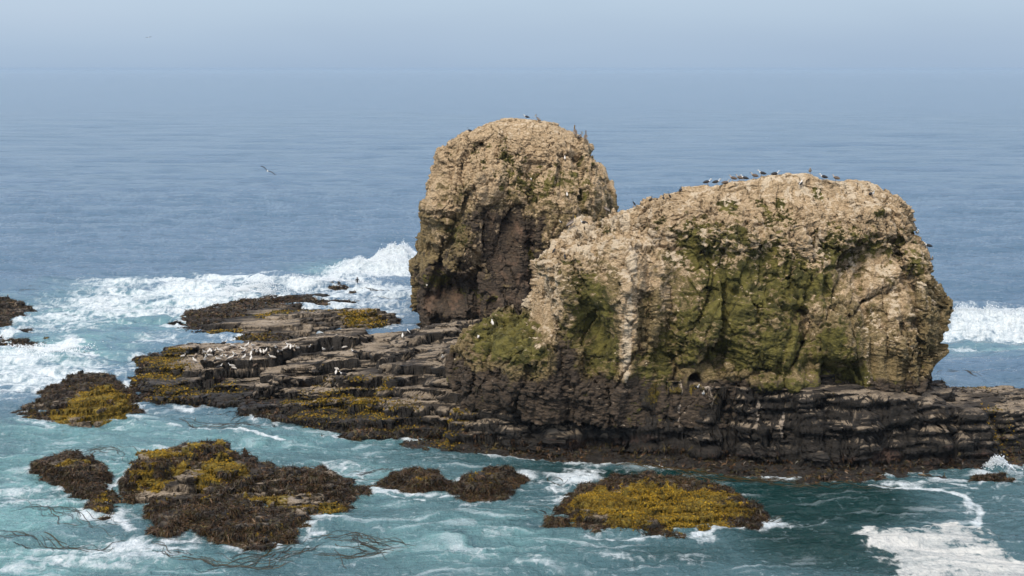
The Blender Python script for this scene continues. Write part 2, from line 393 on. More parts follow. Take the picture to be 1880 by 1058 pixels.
tanp = XZ([(1168, 500, 26, 70, 1.1), (1155, 590, 18, 70, 1.1), (1146, 655, 15, 50, 1.2), (1010, 560, 35, 70, .7), (1060, 440, 70, 40, 1), (1150, 420, 60, 50, .9), (1170, 480, 25, 50, .9), (1640, 560, 80, 110, .58), (1000, 600, 40, 80, .5), (1500, 460, 60, 40, .35), (1230, 470, 40, 60, .4), (1230, 560, 15, 60, .5), (1420, 340, 300, 40, .9), (1600, 370, 60, 40, .7), (1490, 590, 12, 50, .4)], x, z, YF)
nn = fbm(x*.45, y*.45, z*.28, 4, 77, .6)
fine = fbm(x*1.5, y*1.5, z*2.0, 4, 78, .65)
moss = mossp*1.12+0.40*nn+.45*fine-0.45*np.clip(n[..., 2], 0, 1)-0.45*np.clip(cav, -.6, .8)-0.55*tanp+0.08-0.22*sstep(4.5, 1.0, depth_top)
streak = fbm(x*1.1, y*.6, z*.09, 4, 91, .62)
guano = 0.55*tanp*sstep(-.25, .4, streak+.12)+0.55*np.clip(n[..., 2]-.35, 0, 1)+0.55*np.clip(streak, -.3, 1)*sstep(17, 4, depth_top)-0.02-.3*fine+.35*np.clip(cav-.25, 0, .8)+.25*XZ([(1060, 440, 70, 40, 1), (930, 594, 50, 14, 2.4)], x, z, YF)  # last blob paints the spur's lit top into the guano tone
guano = guano+XZ([(1150, 640, 7, 60, .5), (1010, 520, 6, 60, .35), (1165, 470, 7, 60, .35), (1590, 660, 6, 60, .3)], x, z, YF)
dark = sstep(9.0, 6.2, z+0.8*nn)*1.1+XZ([(1040, 660, 30, 50, .7), (1540, 700, 60, 30, .9), (1690, 560, 10, 60, .4), (1360, 390, 30, 20, .3)], x, z, YF)
purple = 0.45*sstep(.1, .6, noise(x*.2, y*.2, z*.12, 19))*sstep(3, 8, depth_top)
olive = sstep(2.5, 12.5, depth_top+5*nn+4.0*fine)*.95-.85*tanp+.25*mossp+.15*fine-.25*XZ([(1000, 600, 40, 60, 1), (1060, 440, 90, 50, 2)], x, z, YF)
near_stack = finish_stack('sea_stack', P, n, dict(moss=moss, guano=guano, dark=dark, purple=purple, wet=0*moss, olive=olive), M_STACK)
tag(near_stack, 'broad nearer sea stack with green mossy face and birds along its tan top', 'sea stack')
print('near', time.time()-T0)

# rear stack
YR = 194.0
L = [(785, 610), (778, 592), (768, 560), (768, 500), (770, 455), (774, 440), (782, 425), (780, 405), (770, 396), (772, 372), (786, 358), (790, 330), (800, 300), (804, 282), (825, 268), (850, 245), (880, 232), (905, 219), (935, 216.5)]
Rr = [(1135, 610), (1135, 500), (1135, 430), (1130, 385), (1124, 360), (1112, 325), (1100, 300), (1088, 272), (1078, 262), (1050, 245), (1020, 232), (990, 222), (965, 216.5)]
front = [(-1, 11.5), (6, 11), (14, 10.5), (20, 9), (24, 7), (27, 4.5), (29, 2.5), (30.5, 1.2)]
back = [(-1, 13), (14, 12), (22, 8), (26, 5), (30, 1.5)]
P, n, cav, zt, ex = make_stack('sea_stack', L, Rr, YR, 945, front, back, -1.5, 47, 520, 1100, .95,
    pits=[(830, 540, 26, 4.0), (790, 470, 12, 1.4), (790, 560, 12, 1.5), (905, 560, 12, 1.4)], grooves=[(845, 400, 10, 2.2, -42), (808, 500, 9, 1.6, -6), (880, 500, 9, 1.6, -2), (930, 320, 14, 1.4, 2), (975, 470, 8, 1.6, -4), (870, 545, 9, 1.6, 4), (1010, 540, 8, 1.3, 6)],
    bumps=[(810, 380, 50, 30, 1.6), (830, 470, 26, 60, 1.4), (865, 440, 24, 50, 1.5), (900, 400, 24, 60, -.8), (960, 460, 60, 70, -.4), (1020, 440, 40, 60, .9), (900, 330, 40, 40, 1.0), (980, 340, 30, 40, -1.0), (1050, 350, 50, 50, .8), (930, 560, 60, 18, 1.6), (830, 575, 50, 14, 1.2)])
x, y, z = [P[..., i] for i in range(3)]
depth_top = zt-z; YF = 184.0
nn = fbm(x*.4, y*.4, z*.25, 4, 177, .6)
mossp = XZ([(940, 320, 40, 50, .9), (1000, 340, 60, 50, .6), (960, 370, 60, 30, .5), (840, 430, 30, 30, .8), (880, 290, 30, 30, .4), (800, 520, 35, 20, .9), (870, 540, 40, 18, .7), (1060, 350, 50, 60, .5), (975, 480, 15, 25, .8), (1080, 300, 30, 30, .5), (820, 290, 25, 25, .45)], x, z, YF)
fine = fbm(x*1.2, y*1.2, z*1.6, 4, 178, .65)
moss = mossp*.9+.4*nn+.4*fine-.4*np.clip(n[..., 2], 0, 1)-.45*np.clip(cav, -.6, .8)-.02
streak = fbm(x*1.3, y*1.3, z*.12, 4, 191, .6)
tanp = XZ([(950, 240, 140, 40, 1), (870, 460, 25, 40, .8), (820, 440, 40, 25, .6), (800, 385, 40, 25, .6), (1000, 260, 80, 30, .8), (905, 330, 25, 60, .5), (1050, 420, 60, 30, .3)], x, z, YF)
guano = .40*tanp*sstep(-.3, .4, streak+.2)+.35*np.clip(n[..., 2]-.4, 0, 1)+.25*streak*sstep(14, 3, depth_top)-.08
lowr = XZ([(830, 545, 50, 40, 1.3), (785, 560, 30, 50, 1.2), (930, 450, 110, 80, 1), (1000, 500, 130, 90, 1), (860, 540, 120, 60, 1), (800, 540, 50, 60, 1)], x, z, YF)  # dark brown lower cliff; first blob paints shade into the left cleft
dark = .98*lowr+.4*nn+.35*fine+.55*sstep(5, 1.5, z)-.45*tanp
purple = .38*lowr+.3*nn
olive = sstep(5, 14, depth_top+4*nn+3*fine)*.75-.5*tanp+.3*mossp+.2*fine
rear_stack = finish_stack('sea_stack', P, n, dict(moss=moss, guano=guano, dark=dark, purple=purple, wet=0*moss, olive=olive), M_STACK)
tag(rear_stack, 'tall rounded sea stack with dark brown lower cliff behind the broad mossy one', 'sea stack')
print('rear', time.time()-T0)

# ------------------------------------------------------------------ rock shelves and low rocks
def shepard(X, Y, pts, p=2.4):
    num = 0; den = 0
    for a, b, z in pts:
        wgt = 1/((X-a)**2+((Y-b)*.75)**2+1.0)**(p/2+.4); num = num+wgt*z; den = den+wgt
    return num/den
def island(poly, ctrl, nx, ny, seed, k, skirt=(0, 0), step=(1.1, .33), dip=(-.035, .085), amp=1.0, margin=2.0, dens=2.0, warp=.9, floor_=-1.2, scarps=(), wn_amp=1.0, lumps=0, cliff=None):
    """poly: waterline in ground coordinates; ctrl: (x, y, z) heights of the top; k: slope of the seaward edge (or a function of x)"""
    px_ = np.array([p[0] for p in poly]); py_ = np.array([p[1] for p in poly])
    xs = np.linspace(px_.min()-margin, px_.max()+margin, nx)
    lo = np.full(nx, 1e9); hi = np.full(nx, -1e9)
    for i in range(len(poly)):
        x0, y0 = poly[i]; x1, y1 = poly[(i+1) % len(poly)]
        if x0 > x1: x0, y0, x1, y1 = x1, y1, x0, y0
        m = (xs >= x0-.01) & (xs <= x1+.01)
        if x1-x0 < 1e-6: continue
        yy = y0+(y1-y0)*(xs-x0)/(x1-x0); lo[m] = np.minimum(lo[m], yy[m]); hi[m] = np.maximum(hi[m], yy[m])
    bad = lo > 1e8; mid = (py_.min()+py_.max())/2
    good = ~bad; lo = np.interp(xs, xs[good], lo[good])-margin; hi = np.interp(xs, xs[good], hi[good])+margin
    ks = max(3, nx//60); ker = np.ones(ks)/ks
    pad = lambda a: np.convolve(np.pad(a, ks//2, 'edge'), ker, 'same')[ks//2:ks//2+nx]
    lo = pad(lo); hi = pad(hi)
    wv = np.linspace(0, 1, ny)**dens
    X = np.repeat(xs[None], ny, 0).astype(F32); Y = (lo[None]+(hi-lo)[None]*wv[:, None]).astype(F32); Z0 = np.zeros_like(X)
    qx = X+warp*fbm(X*.35, Y*.35, Z0, 4, seed); qy = Y+warp*fbm(X*.35, Y*.35, Z0+9, 4, seed+5)
    sd = poly_sd(qx, qy, poly)
    top = shepard(X, Y, ctrl)
    kk = k(X, Y) if callable(k) else k
    if skirt[0]:
        skw = skirt[2](X, Y) if len(skirt) > 2 else 1.0
        prof = np.minimum(sd*skirt[1]/skirt[0], skirt[1])*skw+np.maximum(sd-skirt[0]*skw, 0)*kk
    else: prof = sd*kk
    prof = np.where(sd < 0, sd*0.8, prof)
    a = top; b_ = prof; r = 0.5; hmix = np.clip(.5+.5*(b_-a)/r, 0, 1); H = b_*(1-hmix)+a*hmix-r*hmix*(1-hmix)
    H = H+amp*0.45*fbm(X*.12, Y*.12, Z0, 3, seed+9)*sstep(-.5, 2, sd)
    # bedding: tilted slabs with broken edges
    d = dip[0]*X+dip[1]*Y
    wn = wn_amp*fbm(X*.06, Y*.16, Z0, 4, seed+12, .5)
    for spts, hh in scarps:
        lx_ = np.array([q[0] for q in spts]); ly_ = np.array([q[1] for q in spts]); yl = np.interp(X, lx_, ly_)+.5*noise(X*.5, Y*.2, Z0, seed+80)
        inx = sstep(lx_[0]-1.5, lx_[0]+1.5, X)*sstep(lx_[-1]+1.2, lx_[-1]-1.2, X)
        H = H+hh*inx*(sstep(-.12, .18, Y-yl)*sstep(16, 2, Y-yl)-.35*sstep(-5, -.2, Y-yl)*sstep(.18, -.12, Y-yl))
    def terr(H, s, sharp, wamp, strength):
        t = (H+d+wn*wamp)/s; f = t-np.floor(t); g = np.floor(t)+sstep(sharp, 1.0, f)
        return H+((g-t)*s+s*.4)*strength
    land = sstep(-.3, .6, sd)
    if lumps: H = H+lumps*land*(np.abs(fbm(X*.8, Y*.8, Z0, 3, seed+90, .5))*1.6-.5)
    calmf = 1-.88*cliff(X, Y, sd) if cliff else 1.0
    land0 = land; land = land*calmf
    v, ed = cells(X*.10+.2*wn, Y*.2, H*.3, seed+30)
    H = H+amp*.35*v*land
    H = H+(terr(H, step[0], .86, .8, .9)-H)*land
    H = H+(terr(H, step[1], .78, .35, .85)-H)*land
    v2, ed2 = cells(X*.4, Y*.9, H*1.2, seed+31)
    H = H+amp*(.10*v2-.30*np.exp(-(ed/.05)**2)*sstep(-.2, .3, noise(X*.1, Y*.1, Z0, seed+33)))*land
    land = land0
    H = np.maximum(H, floor_)
    P = np.stack([X, Y, H], -1).astype(F32)
    nrm = grid_normals(P); x, y, z = [P[..., i] for i in range(3)]
    steep = 1-np.clip(nrm[..., 2], 0, 1)
    b = z+dip[0]*2.2*x+dip[1]*y+.3*noise(x*.15, y*.15, z*.1, seed+5)
    stt = .45*np.tanh(3*noise(x*.12, y*.12, b*1.6, seed+50))+.30*np.tanh(3*noise(x*.35, y*.35, b*3.6, seed+51))+.14*np.tanh(2.5*noise(x*.8, y*.8, b*8, seed+52))
    v3, ed3 = cells(x*.35, y*.35, z*.30, seed+60)
    butt = ridge(x*.13, y*.13, z*.04, 3, seed+61)-.5
    g = steep*land*sstep(-.5, 1.0, z)
    hd = np.stack([nrm[..., 0], nrm[..., 1], 0*x], -1); hd /= np.linalg.norm(hd, axis=-1, keepdims=True)+.15
    P = P+hd*(g*(stt*1.25+.40*v3+.85*butt)*amp)[..., None]
    x, y, z = [P[..., i] for i in range(3)]
    f1 = fbm(x*.9, y*1.6, z*3.4, 4, seed+70, .6)
    nrm = grid_normals(P)
    P = P+nrm*(.12*f1*land*amp)[..., None]
    nrm = grid_normals(P)
    return P.astype(F32), nrm, sd, stt, f1
def finish_island(name, P, masks, mat, zcut=-.9):
    x_, y_, z_ = [P[..., i] for i in range(3)]; b_ = z_-.035*x_+.085*y_+.25*noise(x_*.2, y_*.2, 0*x_, 777)
    masks['bed'] = noise(x_*.10, y_*.10, b_*3.2, 778)+.6*noise(x_*.25, y_*.25, b_*8.5, 779)
    nr, nc = P.shape[:2]; Q = grid_quads(nr, nc); z = P[..., 2].ravel()
    keep = (z[Q].max(1) > zcut); Q = Q[keep]
    used = np.zeros(nr*nc, bool); used[Q.ravel()] = True; remap = np.cumsum(used)-1
    me = raw_mesh(name, P.reshape(-1, 3)[used], remap[Q], {k: v.ravel()[used] for k, v in masks.items()})
    return link(name, me, mat)

# ------------------------------------------------------------------ seaweed
def weed_material(name, rough=.55, spec=.4):
    m, nt, b = new_mat(name)
    n = tex(nt, 6, 4, .6); c = attr(nt, 'tint', True)
    col = mix(nt, n, c, mix(nt, 1.0, c, (.5, .45, .5), 'MULTIPLY'))
    nt.links.new(col, b.inputs['Base Color']); b.inputs['Roughness'].default_value = rough
    b.inputs['Specular IOR Level'].default_value = spec
    return m
M_WEED = weed_material('wet_seaweed', .42, .34); M_GOLD = weed_material('golden_seaweed', .7, .3)
rng = np.random.default_rng(5)
def tufts(name, P, nrm, prob, count, blades, length, width, colors, mat, parent, lift=.35, droop=.9, flow=(0, 0), vary=.4):
    """short fronds growing in tufts over a rock's surface"""
    p = P.reshape(-1, 3); nn_ = nrm.reshape(-1, 3); pr = np.clip(prob.ravel(), 0, None).astype(np.float64)
    # area of each grid cell, so that density is even
    du = np.linalg.norm(np.gradient(P, axis=1), axis=-1); dv = np.linalg.norm(np.gradient(P, axis=0), axis=-1)
    pr = pr*(du*dv).ravel(); pr /= pr.sum()
    idx = rng.choice(len(p), count, p=pr)
    base = p[idx]+rng.normal(0, .04, (count, 3)); nb = nn_[idx]
    pal = np.array(colors, float); ci = pal[rng.integers(0, len(pal), count)]
    cl = noise(base[:, 0].astype(F32)*.5, base[:, 1].astype(F32)*.5, base[:, 2].astype(F32)*.5, 3)
    ci = ci*(1+.8*cl[:, None])*rng.uniform(1-vary, 1+vary*1.2, (count, 1))
    base = np.repeat(base, blades, 0); nb = np.repeat(nb, blades, 0); ci = np.repeat(ci, blades, 0)*rng.uniform(.8, 1.2, (count*blades, 1))
    m = len(base)
    rd = rng.normal(0, 1, (m, 3)); tang = rd-nb*(rd*nb).sum(1, keepdims=True); tang /= np.linalg.norm(tang, axis=1, keepdims=True)+1e-6
    down = np.array([0, 0, -1.])-nb*(-nb[:, 2:3]); 
    d0 = nb*lift+tang*.8+down*.3+np.array([flow[0], flow[1], 0]); d0 /= np.linalg.norm(d0, axis=1, keepdims=True)
    ln = length*rng.uniform(.45, 1.35, (m, 1)); side = np.cross(d0, nb); side /= np.linalg.norm(side, axis=1, keepdims=True)+1e-6
    side = side+.6*nb*rng.normal(0, 1, (m, 1)); wd = width*rng.uniform(.6, 1.3, (m, 1))
    V = []; pos = base-nb*.03; d = d0.copy()
    nseg = 3
    for s in range(nseg+1):
        ww = wd*(1-(s/nseg)**2*.85)
        V += [pos-side*ww*.5, pos+side*ww*.5]
        pos = pos+d*ln/nseg; d = d+np.array([0, 0, -1.])*droop/nseg+down*.45; d /= np.linalg.norm(d, axis=1, keepdims=True)
    V = np.stack(V, 1).reshape(-1, 3)
    k = (nseg+1)*2; off = np.arange(m)[:, None]*k
    Q = np.concatenate([np.stack([off+2*s, off+2*s+1, off+2*s+3, off+2*s+2], -1) for s in range(nseg)], 0).reshape(-1, 4)
    me = raw_mesh(name, V, Q, {'tint': np.repeat(ci, k, 0)})
    o = link(name, me, mat, parent); o['kind'] = 'stuff'
    return o
BROWN = [(.050, .028, .013), (.075, .040, .017), (.024, .016, .010), (.12, .07, .03), (.05, .042, .014), (.085, .065, .02)]
GOLD = [(.40, .25, .014), (.32, .20, .012), (.44, .29, .02), (.26, .17, .014)]
OLIVE = [(.09, .085, .015), (.13, .11, .02), (.06, .06, .015)]

# ---- main shelf
POLYS = []
G = lambda *p: [at(a, b, 0) for a, b in p]
shelf_poly = G((250, 748), (330, 757), (420, 770), (520, 790), (600, 806), (680, 815), (760, 818), (850, 832), (950, 841), (1060, 850), (1200, 864), (1350, 876), (1450, 890), (1560, 893), (1640, 885), (1720, 880), (1800, 872), (1880, 862), (1980, 850), (2150, 830), (2350, 810))
shelf_poly += [(75, 154), (50, 152), (40, 154), (22, 166), (16, 222), (-12, 224), (-12.6, 183), (-14, 181.5)]
shelf_poly += [at(640, 612, 2.6), at(560, 622, 1.8), at(440, 632, 1.2), at(340, 640, .5), at(265, 640, .1), at(236, 655), at(250, 690), at(225, 715)]
Wp = lambda lst: [(*at(a, b, z), z) for a, b, z in lst]
POLYS.append(shelf_poly)
shelf_ctrl = Wp([(280, 650, .8), (300, 700, 1.0), (360, 640, 1.9), (360, 690, 1.8), (440, 640, 2.6), (440, 680, 2.6), (520, 640, 3.0), (600, 640, 3.2), (520, 670, 2.9), (600, 665, 2.6), (330, 725, .9), (420, 730, 1.2), (520, 750, 1.2), (600, 770, 1.3), (560, 715, 2.2),
    (650, 690, 3.3), (650, 730, 2.3), (650, 625, 3.2), (720, 612, 3.3), (800, 602, 3.4), (860, 602, 3.6), (700, 660, 3.6), (760, 640, 3.8), (720, 700, 3.6), (760, 750, 2.9), (700, 770, 1.6), (780, 790, 1.4), (820, 660, 4.6), (860, 650, 5.4), (830, 700, 4.8), (850, 750, 3.4), (930, 700, 6.4), (930, 760, 4.0), (860, 800, 1.6), (940, 810, 1.4),
    (1000, 720, 7.0), (1100, 705, 7.6), (1200, 700, 7.6), (1300, 705, 7.4), (1400, 715, 7.4), (1500, 715, 7.4), (1600, 705, 7.2), (1660, 705, 6.8), (1720, 720, 5.6), (1780, 740, 5.0), (1880, 745, 4.6), (2000, 740, 4.2), (2200, 730, 4)])
shelf_ctrl += [(30, 145, 7), (10, 150, 7), (0, 160, 4.2), (0, 190, 3.2), (20, 148, 6.5)]+[(a, 139, 3.6) for a in (44, 50, 56, 62, 70)]+[(a, 148, 1.0) for a in (42, 48, 54, 60, 68)]+[(a, 154, .3) for a in (42, 48, 54, 60)]
def kfun(X, Y):
    t = sstep(-8, 6, X); return .55+t*3.6-1.6*sstep(38, 48, X)
def skf(X, Y): return .25+.75*sstep(-8, 10, X)
SC = [([at(370, 704, 1.5), at(430, 694, 1.8), at(500, 690, 2), at(560, 672, 2.2), at(610, 656, 2.6), at(655, 655, 2.8)], 1.5), ([at(590, 702, 2.2), at(650, 690, 2.6), at(750, 680, 3)], .6), ([at(690, 690, 3), at(745, 684, 3)], .8),
      ([at(806, 706, 4), at(870, 704, 4)], 1.8), ([at(470, 740, 1), at(560, 722, 1.4), at(650, 702, 2)], .8), ([at(620, 745, 1.5), at(720, 724, 2), at(800, 716, 3)], .7), ([at(740, 640, 3.4), at(790, 632, 3.6), at(845, 630, 3.8)], .9), ([at(600, 700, 2), at(640, 699, 2.1)], .2), ([at(700, 790, .9), at(800, 770, 1.4), at(860, 765, 2)], .6)]
P, n, sd, stt, f1 = island(shelf_poly, shelf_ctrl, 1700, 1150, 301, kfun, skirt=(2.3, .9, skf), dens=1.9, scarps=SC, warp=1.5, cliff=lambda X, Y, sd: sstep(-6, 3, X)*sstep(7.5, 5, sd)*sstep(150, 140, Y))
x, y, z = [P[..., i] for i in range(3)]
nb = fbm(x*.25, y*.25, z*.25, 4, 401)
goldp = ell_xy(x, y, [(640, 755, 80, 18, 1.1), (560, 770, 60, 12, .9), (720, 775, 60, 14, .8), (820, 800, 45, 14, 1), (300, 665, 60, 12, 1), (290, 690, 70, 14, 1), (330, 725, 70, 12, .9), (400, 720, 60, 12, .6), (545, 745, 40, 10, .8), (860, 605, 25, 5, .8), (600, 730, 30, 10, .5)], 1.2)
goldp = np.maximum(goldp, ell_xy(x, y, [(1790, 730, 25, 5, 1.1), (1740, 730, 30, 6, .5), (1830, 800, 60, 12, .5), (1520, 878, 90, 8, .7), (1380, 872, 60, 7, .5)], 2.5))
low = sstep(2.0, .5, z+.5*nb)
coast = np.clip(low*sstep(-.6, .1, sd), 0, 1)
brown_w = coast*sstep(6.5, 3.5, sd+2*nb)
backw = sstep(5.5, 1.0, sd)*sstep(140, 150, y)*sstep(30, 36, x)
rightback = np.clip(ell_xy(x, y, [(1720, 715, 40, 8, 1.2), (1790, 725, 50, 6, 1.2), (1860, 727, 50, 5, 1.2)], 4), 0, 1)
moss = .45*ell_xy(x, y, [(900, 690, 70, 25, 1), (1000, 720, 60, 25, .8), (1250, 722, 90, 18, 1), (1350, 735, 70, 20, .8), (1480, 735, 60, 12, .6), (860, 605, 40, 6, .7)], 6.5)*sstep(4.8, 6, z)+.35*nb+.3*goldp-.1
topy = np.clip(n[..., 2], 0, 1)
guano = .3*fbm(x*1.1, y*1.1, z*.3, 4, 431)+.25*ell_xy(x, y, [(480, 645, 160, 18, 1.6), (1270, 740, 10, 40, 1.5)], 3)-.02+.15*sstep(.6, .95, topy)*sstep(150, 165, y)
# white streaks of droppings down the cliff
moss = moss+.22*XZ([(900, 715, 60, 30, 1), (1010, 725, 50, 25, .6), (1240, 725, 70, 25, 1), (1340, 745, 40, 16, .7), (1510, 705, 30, 16, .8)], x, z, 127)
cl_x = [(1255, 740, 12, 60), (1300, 720, 8, 40), (1430, 770, 6, 40), (1385, 755, 5, 30), (1065, 705, 8, 25)]
for a, b, c_, d_ in cl_x:
    gx, gz = at_depth(a, b, 125); guano = guano+.7*np.exp(-((x-gx-.25*np.sin(z*1.3))/(c_*125/FPX))**2-((z-gz)/(d_*125/FPX))**2)*(y < 131)
dryness = sstep(.8, 3.0, z)
dark = .72-.62*dryness*sstep(.35, .85, topy)+.25*nb+.35*brown_w+.25*sstep(-4, 8, x)*(y < 133)  # wet dark rock, plus undercut shade painted onto the steep faces
purple = .18+.4*noise(x*.3, y*.3, z*.8, 422)+.2*sstep(0, 5, x)*sstep(3.5, 1.5, z)-.35*topy
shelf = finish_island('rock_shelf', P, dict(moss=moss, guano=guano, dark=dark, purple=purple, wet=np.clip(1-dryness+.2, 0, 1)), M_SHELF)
tag(shelf, 'wide dark layered rock shelf that carries both sea stacks and the gull flock', 'rock shelf')
tufts('brown_seaweed', P, n, np.clip(brown_w*(.25+sstep(-.2, .4, nb+.3))+rightback*1.5, 0, 2)*(z > -.25), 30000, 5, .42, .075, BROWN, M_WEED, shelf)
tufts('golden_seaweed', P, n, np.clip(goldp+.3*nb-.25, 0, 1)*(z > -.1)*(topy > .35), 22000, 5, .18, .05, GOLD+OLIVE, M_GOLD, shelf, lift=.8, droop=.4)
SHELF = (P, n)
print('shelf', time.time()-T0, len(shelf.data.vertices))

# ---- reef behind the shelf
reef_poly = G((300, 606), (330, 590), (345, 578), (400, 566), (450, 556), (480, 548), (540, 551), (600, 548), (650, 553), (655, 563), (620, 570), (560, 575), (600, 578), (700, 580), (735, 590), (720, 600), (650, 607), (600, 630), (520, 660), (440, 655), (400, 640), (350, 620))
POLYS.append(reef_poly)
reef_ctrl = Wp([(330, 600, .5), (380, 585, .9), (400, 610, 1.2), (460, 575, 1.5), (500, 590, 2.1), (560, 585, 2.3), (620, 590, 2.2), (680, 592, 1.7), (450, 620, 1.8), (520, 620, 2.0), (600, 608, 1.6), (480, 558, .9), (560, 562, .8), (620, 560, .7)])
P, n, sd, stt, f1 = island(reef_poly, reef_ctrl, 800, 420, 501, .55, dens=1.2, amp=.7, warp=1.1, step=(.7, .25))
x, y, z = [P[..., i] for i in range(3)]; nb = fbm(x*.25, y*.25, z*.25, 4, 601); topy = np.clip(n[..., 2], 0, 1)
lit = ell_xy(x, y, [(600, 578, 100, 12, 1.2), (500, 590, 80, 12, .9), (560, 602, 120, 8, .7)], 2)  # lit reef top painted pale: less dark rock, more guano tone
darkp = ell_xy(x, y, [(400, 572, 70, 14, 1.3), (520, 556, 90, 10, 1.3), (620, 558, 60, 8, 1.3), (340, 600, 50, 12, 1), (460, 635, 80, 10, 1)], 1)
goldp = ell_xy(x, y, [(670, 582, 45, 6, 1.3), (390, 612, 60, 12, .8), (450, 625, 70, 8, .9), (510, 580, 40, 5, .8), (560, 630, 70, 6, .9), (600, 575, 40, 4, .7), (700, 590, 30, 4, .8)], 1.5)
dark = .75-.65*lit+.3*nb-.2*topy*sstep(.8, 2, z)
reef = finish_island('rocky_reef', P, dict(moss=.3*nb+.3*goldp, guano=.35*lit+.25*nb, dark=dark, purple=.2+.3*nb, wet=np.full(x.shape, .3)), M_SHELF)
tag(reef, 'low flat reef with dark seaweed edge in the surf, left of the tall stack', 'reef')
tufts('brown_seaweed', P, n, np.clip(darkp+.3*nb-.3+.6*sstep(.7, .1, z), 0, 1)*(z > -.2), 13000, 4, .55, .1, BROWN, M_WEED, reef)
tufts('golden_seaweed', P, n, np.clip(goldp+.3*nb-.25, 0, 1)*(z > 0), 5000, 4, .3, .1, GOLD+OLIVE, M_GOLD, reef, lift=.8, droop=.4)
REEF = (P, n)

# ---- the low weed-covered rocks
def low_rock(name, label, poly, ctrl, nx, ny, seed, gold, brown_n, gold_n, k=.8, amp=.6, warp=1.15, bare=(), step=(.55, .2), blen=.5, zc=.6, scale_w=1.0, all_brown=0.0, scarps=()):
    POLYS.append(poly)
    P, n, sd, stt, f1 = island(poly, ctrl, nx, ny, seed, k, dens=1.15, amp=amp, warp=warp, step=step, margin=1.5, dip=(-.06, .14), lumps=.5, scarps=scarps)
    x, y, z = [P[..., i] for i in range(3)]; nb = fbm(x*.4, y*.4, z*.4, 4, seed+101); topy = np.clip(n[..., 2], 0, 1)
    gp = ell_xy(x, y, gold, zc) if gold else 0*x
    bp = ell_xy(x, y, bare, zc) if bare else 0*x
    gm = sstep(.35, .75, gp*1.1+.6*nb+.35*fbm(x*1.5, y*1.5, z, 3, seed+133)+.10)*(z > .15)
    bm = np.clip(.75+all_brown+.4*nb-2.2*bp-.9*gm-.5*sstep(.5, 1.0, topy)*sstep(.9, 1.6, z), 0, 1)*(z > -.25)
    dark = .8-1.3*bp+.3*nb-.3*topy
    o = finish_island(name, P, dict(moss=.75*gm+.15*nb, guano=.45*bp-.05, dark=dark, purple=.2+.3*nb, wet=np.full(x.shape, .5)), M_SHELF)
    tag(o, label, 'rock', 'low seaweed covered rocks')
    tufts('brown_seaweed', P, n, bm, int(brown_n*1.6), 6, blen*.85, .042*scale_w, BROWN, M_WEED, o)
    if gold_n: tufts('golden_seaweed', P, n, gm, int(gold_n*2.4), 6, .17, .04*scale_w, GOLD+[(.16, .11, .012), (.22, .15, .02)], M_GOLD, o, lift=.8, droop=.4, vary=.3)
    return o, P, n
LOW = []
LOW.append(low_rock('low_rock', 'rounded rock with bright golden top and dark fringe, just left of the gull shelf',
    G((15, 772), (60, 745), (80, 725), (140, 705), (190, 700), (225, 712), (245, 740), (262, 770), (235, 785), (150, 797), (70, 792)),
    Wp([(60, 760, .7), (120, 735, 1.7), (180, 725, 2.3), (215, 740, 2.0), (160, 765, 1.5), (230, 765, 1.2), (100, 780, .5), (40, 770, .4)]), 500, 330, 701,
    [(185, 738, 50, 14, 1.4), (150, 755, 60, 8, 1.0), (215, 755, 30, 8, .9), (190, 720, 30, 6, .8)], 8500, 3800, k=.9, bare=[(150, 762, 30, 4, .8), (225, 748, 12, 5, .6)], zc=1.5))
LOW.append(low_rock('low_rock', 'biggest foreground rock with gold patches, bare pale ledges and thick brown weed',
    G((228, 905), (232, 882), (252, 862), (300, 868), (330, 860), (400, 858), (430, 872), (520, 882), (590, 885), (640, 890), (690, 912), (640, 935), (600, 965), (560, 975), (540, 1010), (480, 1022), (400, 1015), (365, 1000), (345, 985), (325, 1000), (268, 985), (262, 955), (245, 930)),
    Wp([(240, 890, 1.0), (285, 862, 1.9), (330, 875, 1.5), (390, 862, 2.0), (410, 885, 2.2), (450, 895, 1.6), (300, 905, .9), (350, 915, .8), (420, 915, 1.1), (500, 905, .9), (560, 895, 1.2), (610, 895, 1.2), (660, 915, .5), (560, 930, 1.0), (300, 945, 1.2), (400, 950, 1.3), (480, 960, 1.3), (520, 985, .9), (430, 995, .8), (330, 980, .9), (550, 950, .8)]), 900, 620, 731,
    [(275, 858, 40, 9, 1.2), (380, 868, 40, 8, 1.0), (410, 890, 50, 10, 1.2), (300, 872, 40, 8, .8), (500, 918, 50, 10, 1.0), (545, 930, 40, 8, .9), (340, 885, 30, 6, .6), (600, 925, 30, 6, .7), (270, 895, 40, 10, .6)], 26000, 7000, k=.9, amp=.7,
    bare=[(320, 907, 55, 9, .9), (345, 900, 25, 8, 1), (480, 912, 40, 6, 1), (535, 922, 60, 9, 1.1), (370, 866, 45, 6, 1), (585, 942, 26, 7, .8), (350, 998, 36, 6, 1), (275, 868, 30, 5, .8), (440, 885, 25, 5, .7)], zc=1.0, step=(.7, .22), blen=.55,
    scarps=[([at(215, 900, .9), at(260, 888, 1), at(318, 880, 1.2)], .9), ([at(325, 900, 1), at(390, 898, 1), at(452, 905, 1)], .9), ([at(330, 878, 1.2), at(370, 874, 1.3), at(412, 876, 1.4)], .7), ([at(440, 905, 1), at(520, 900, 1), at(600, 905, 1)], .4)]))
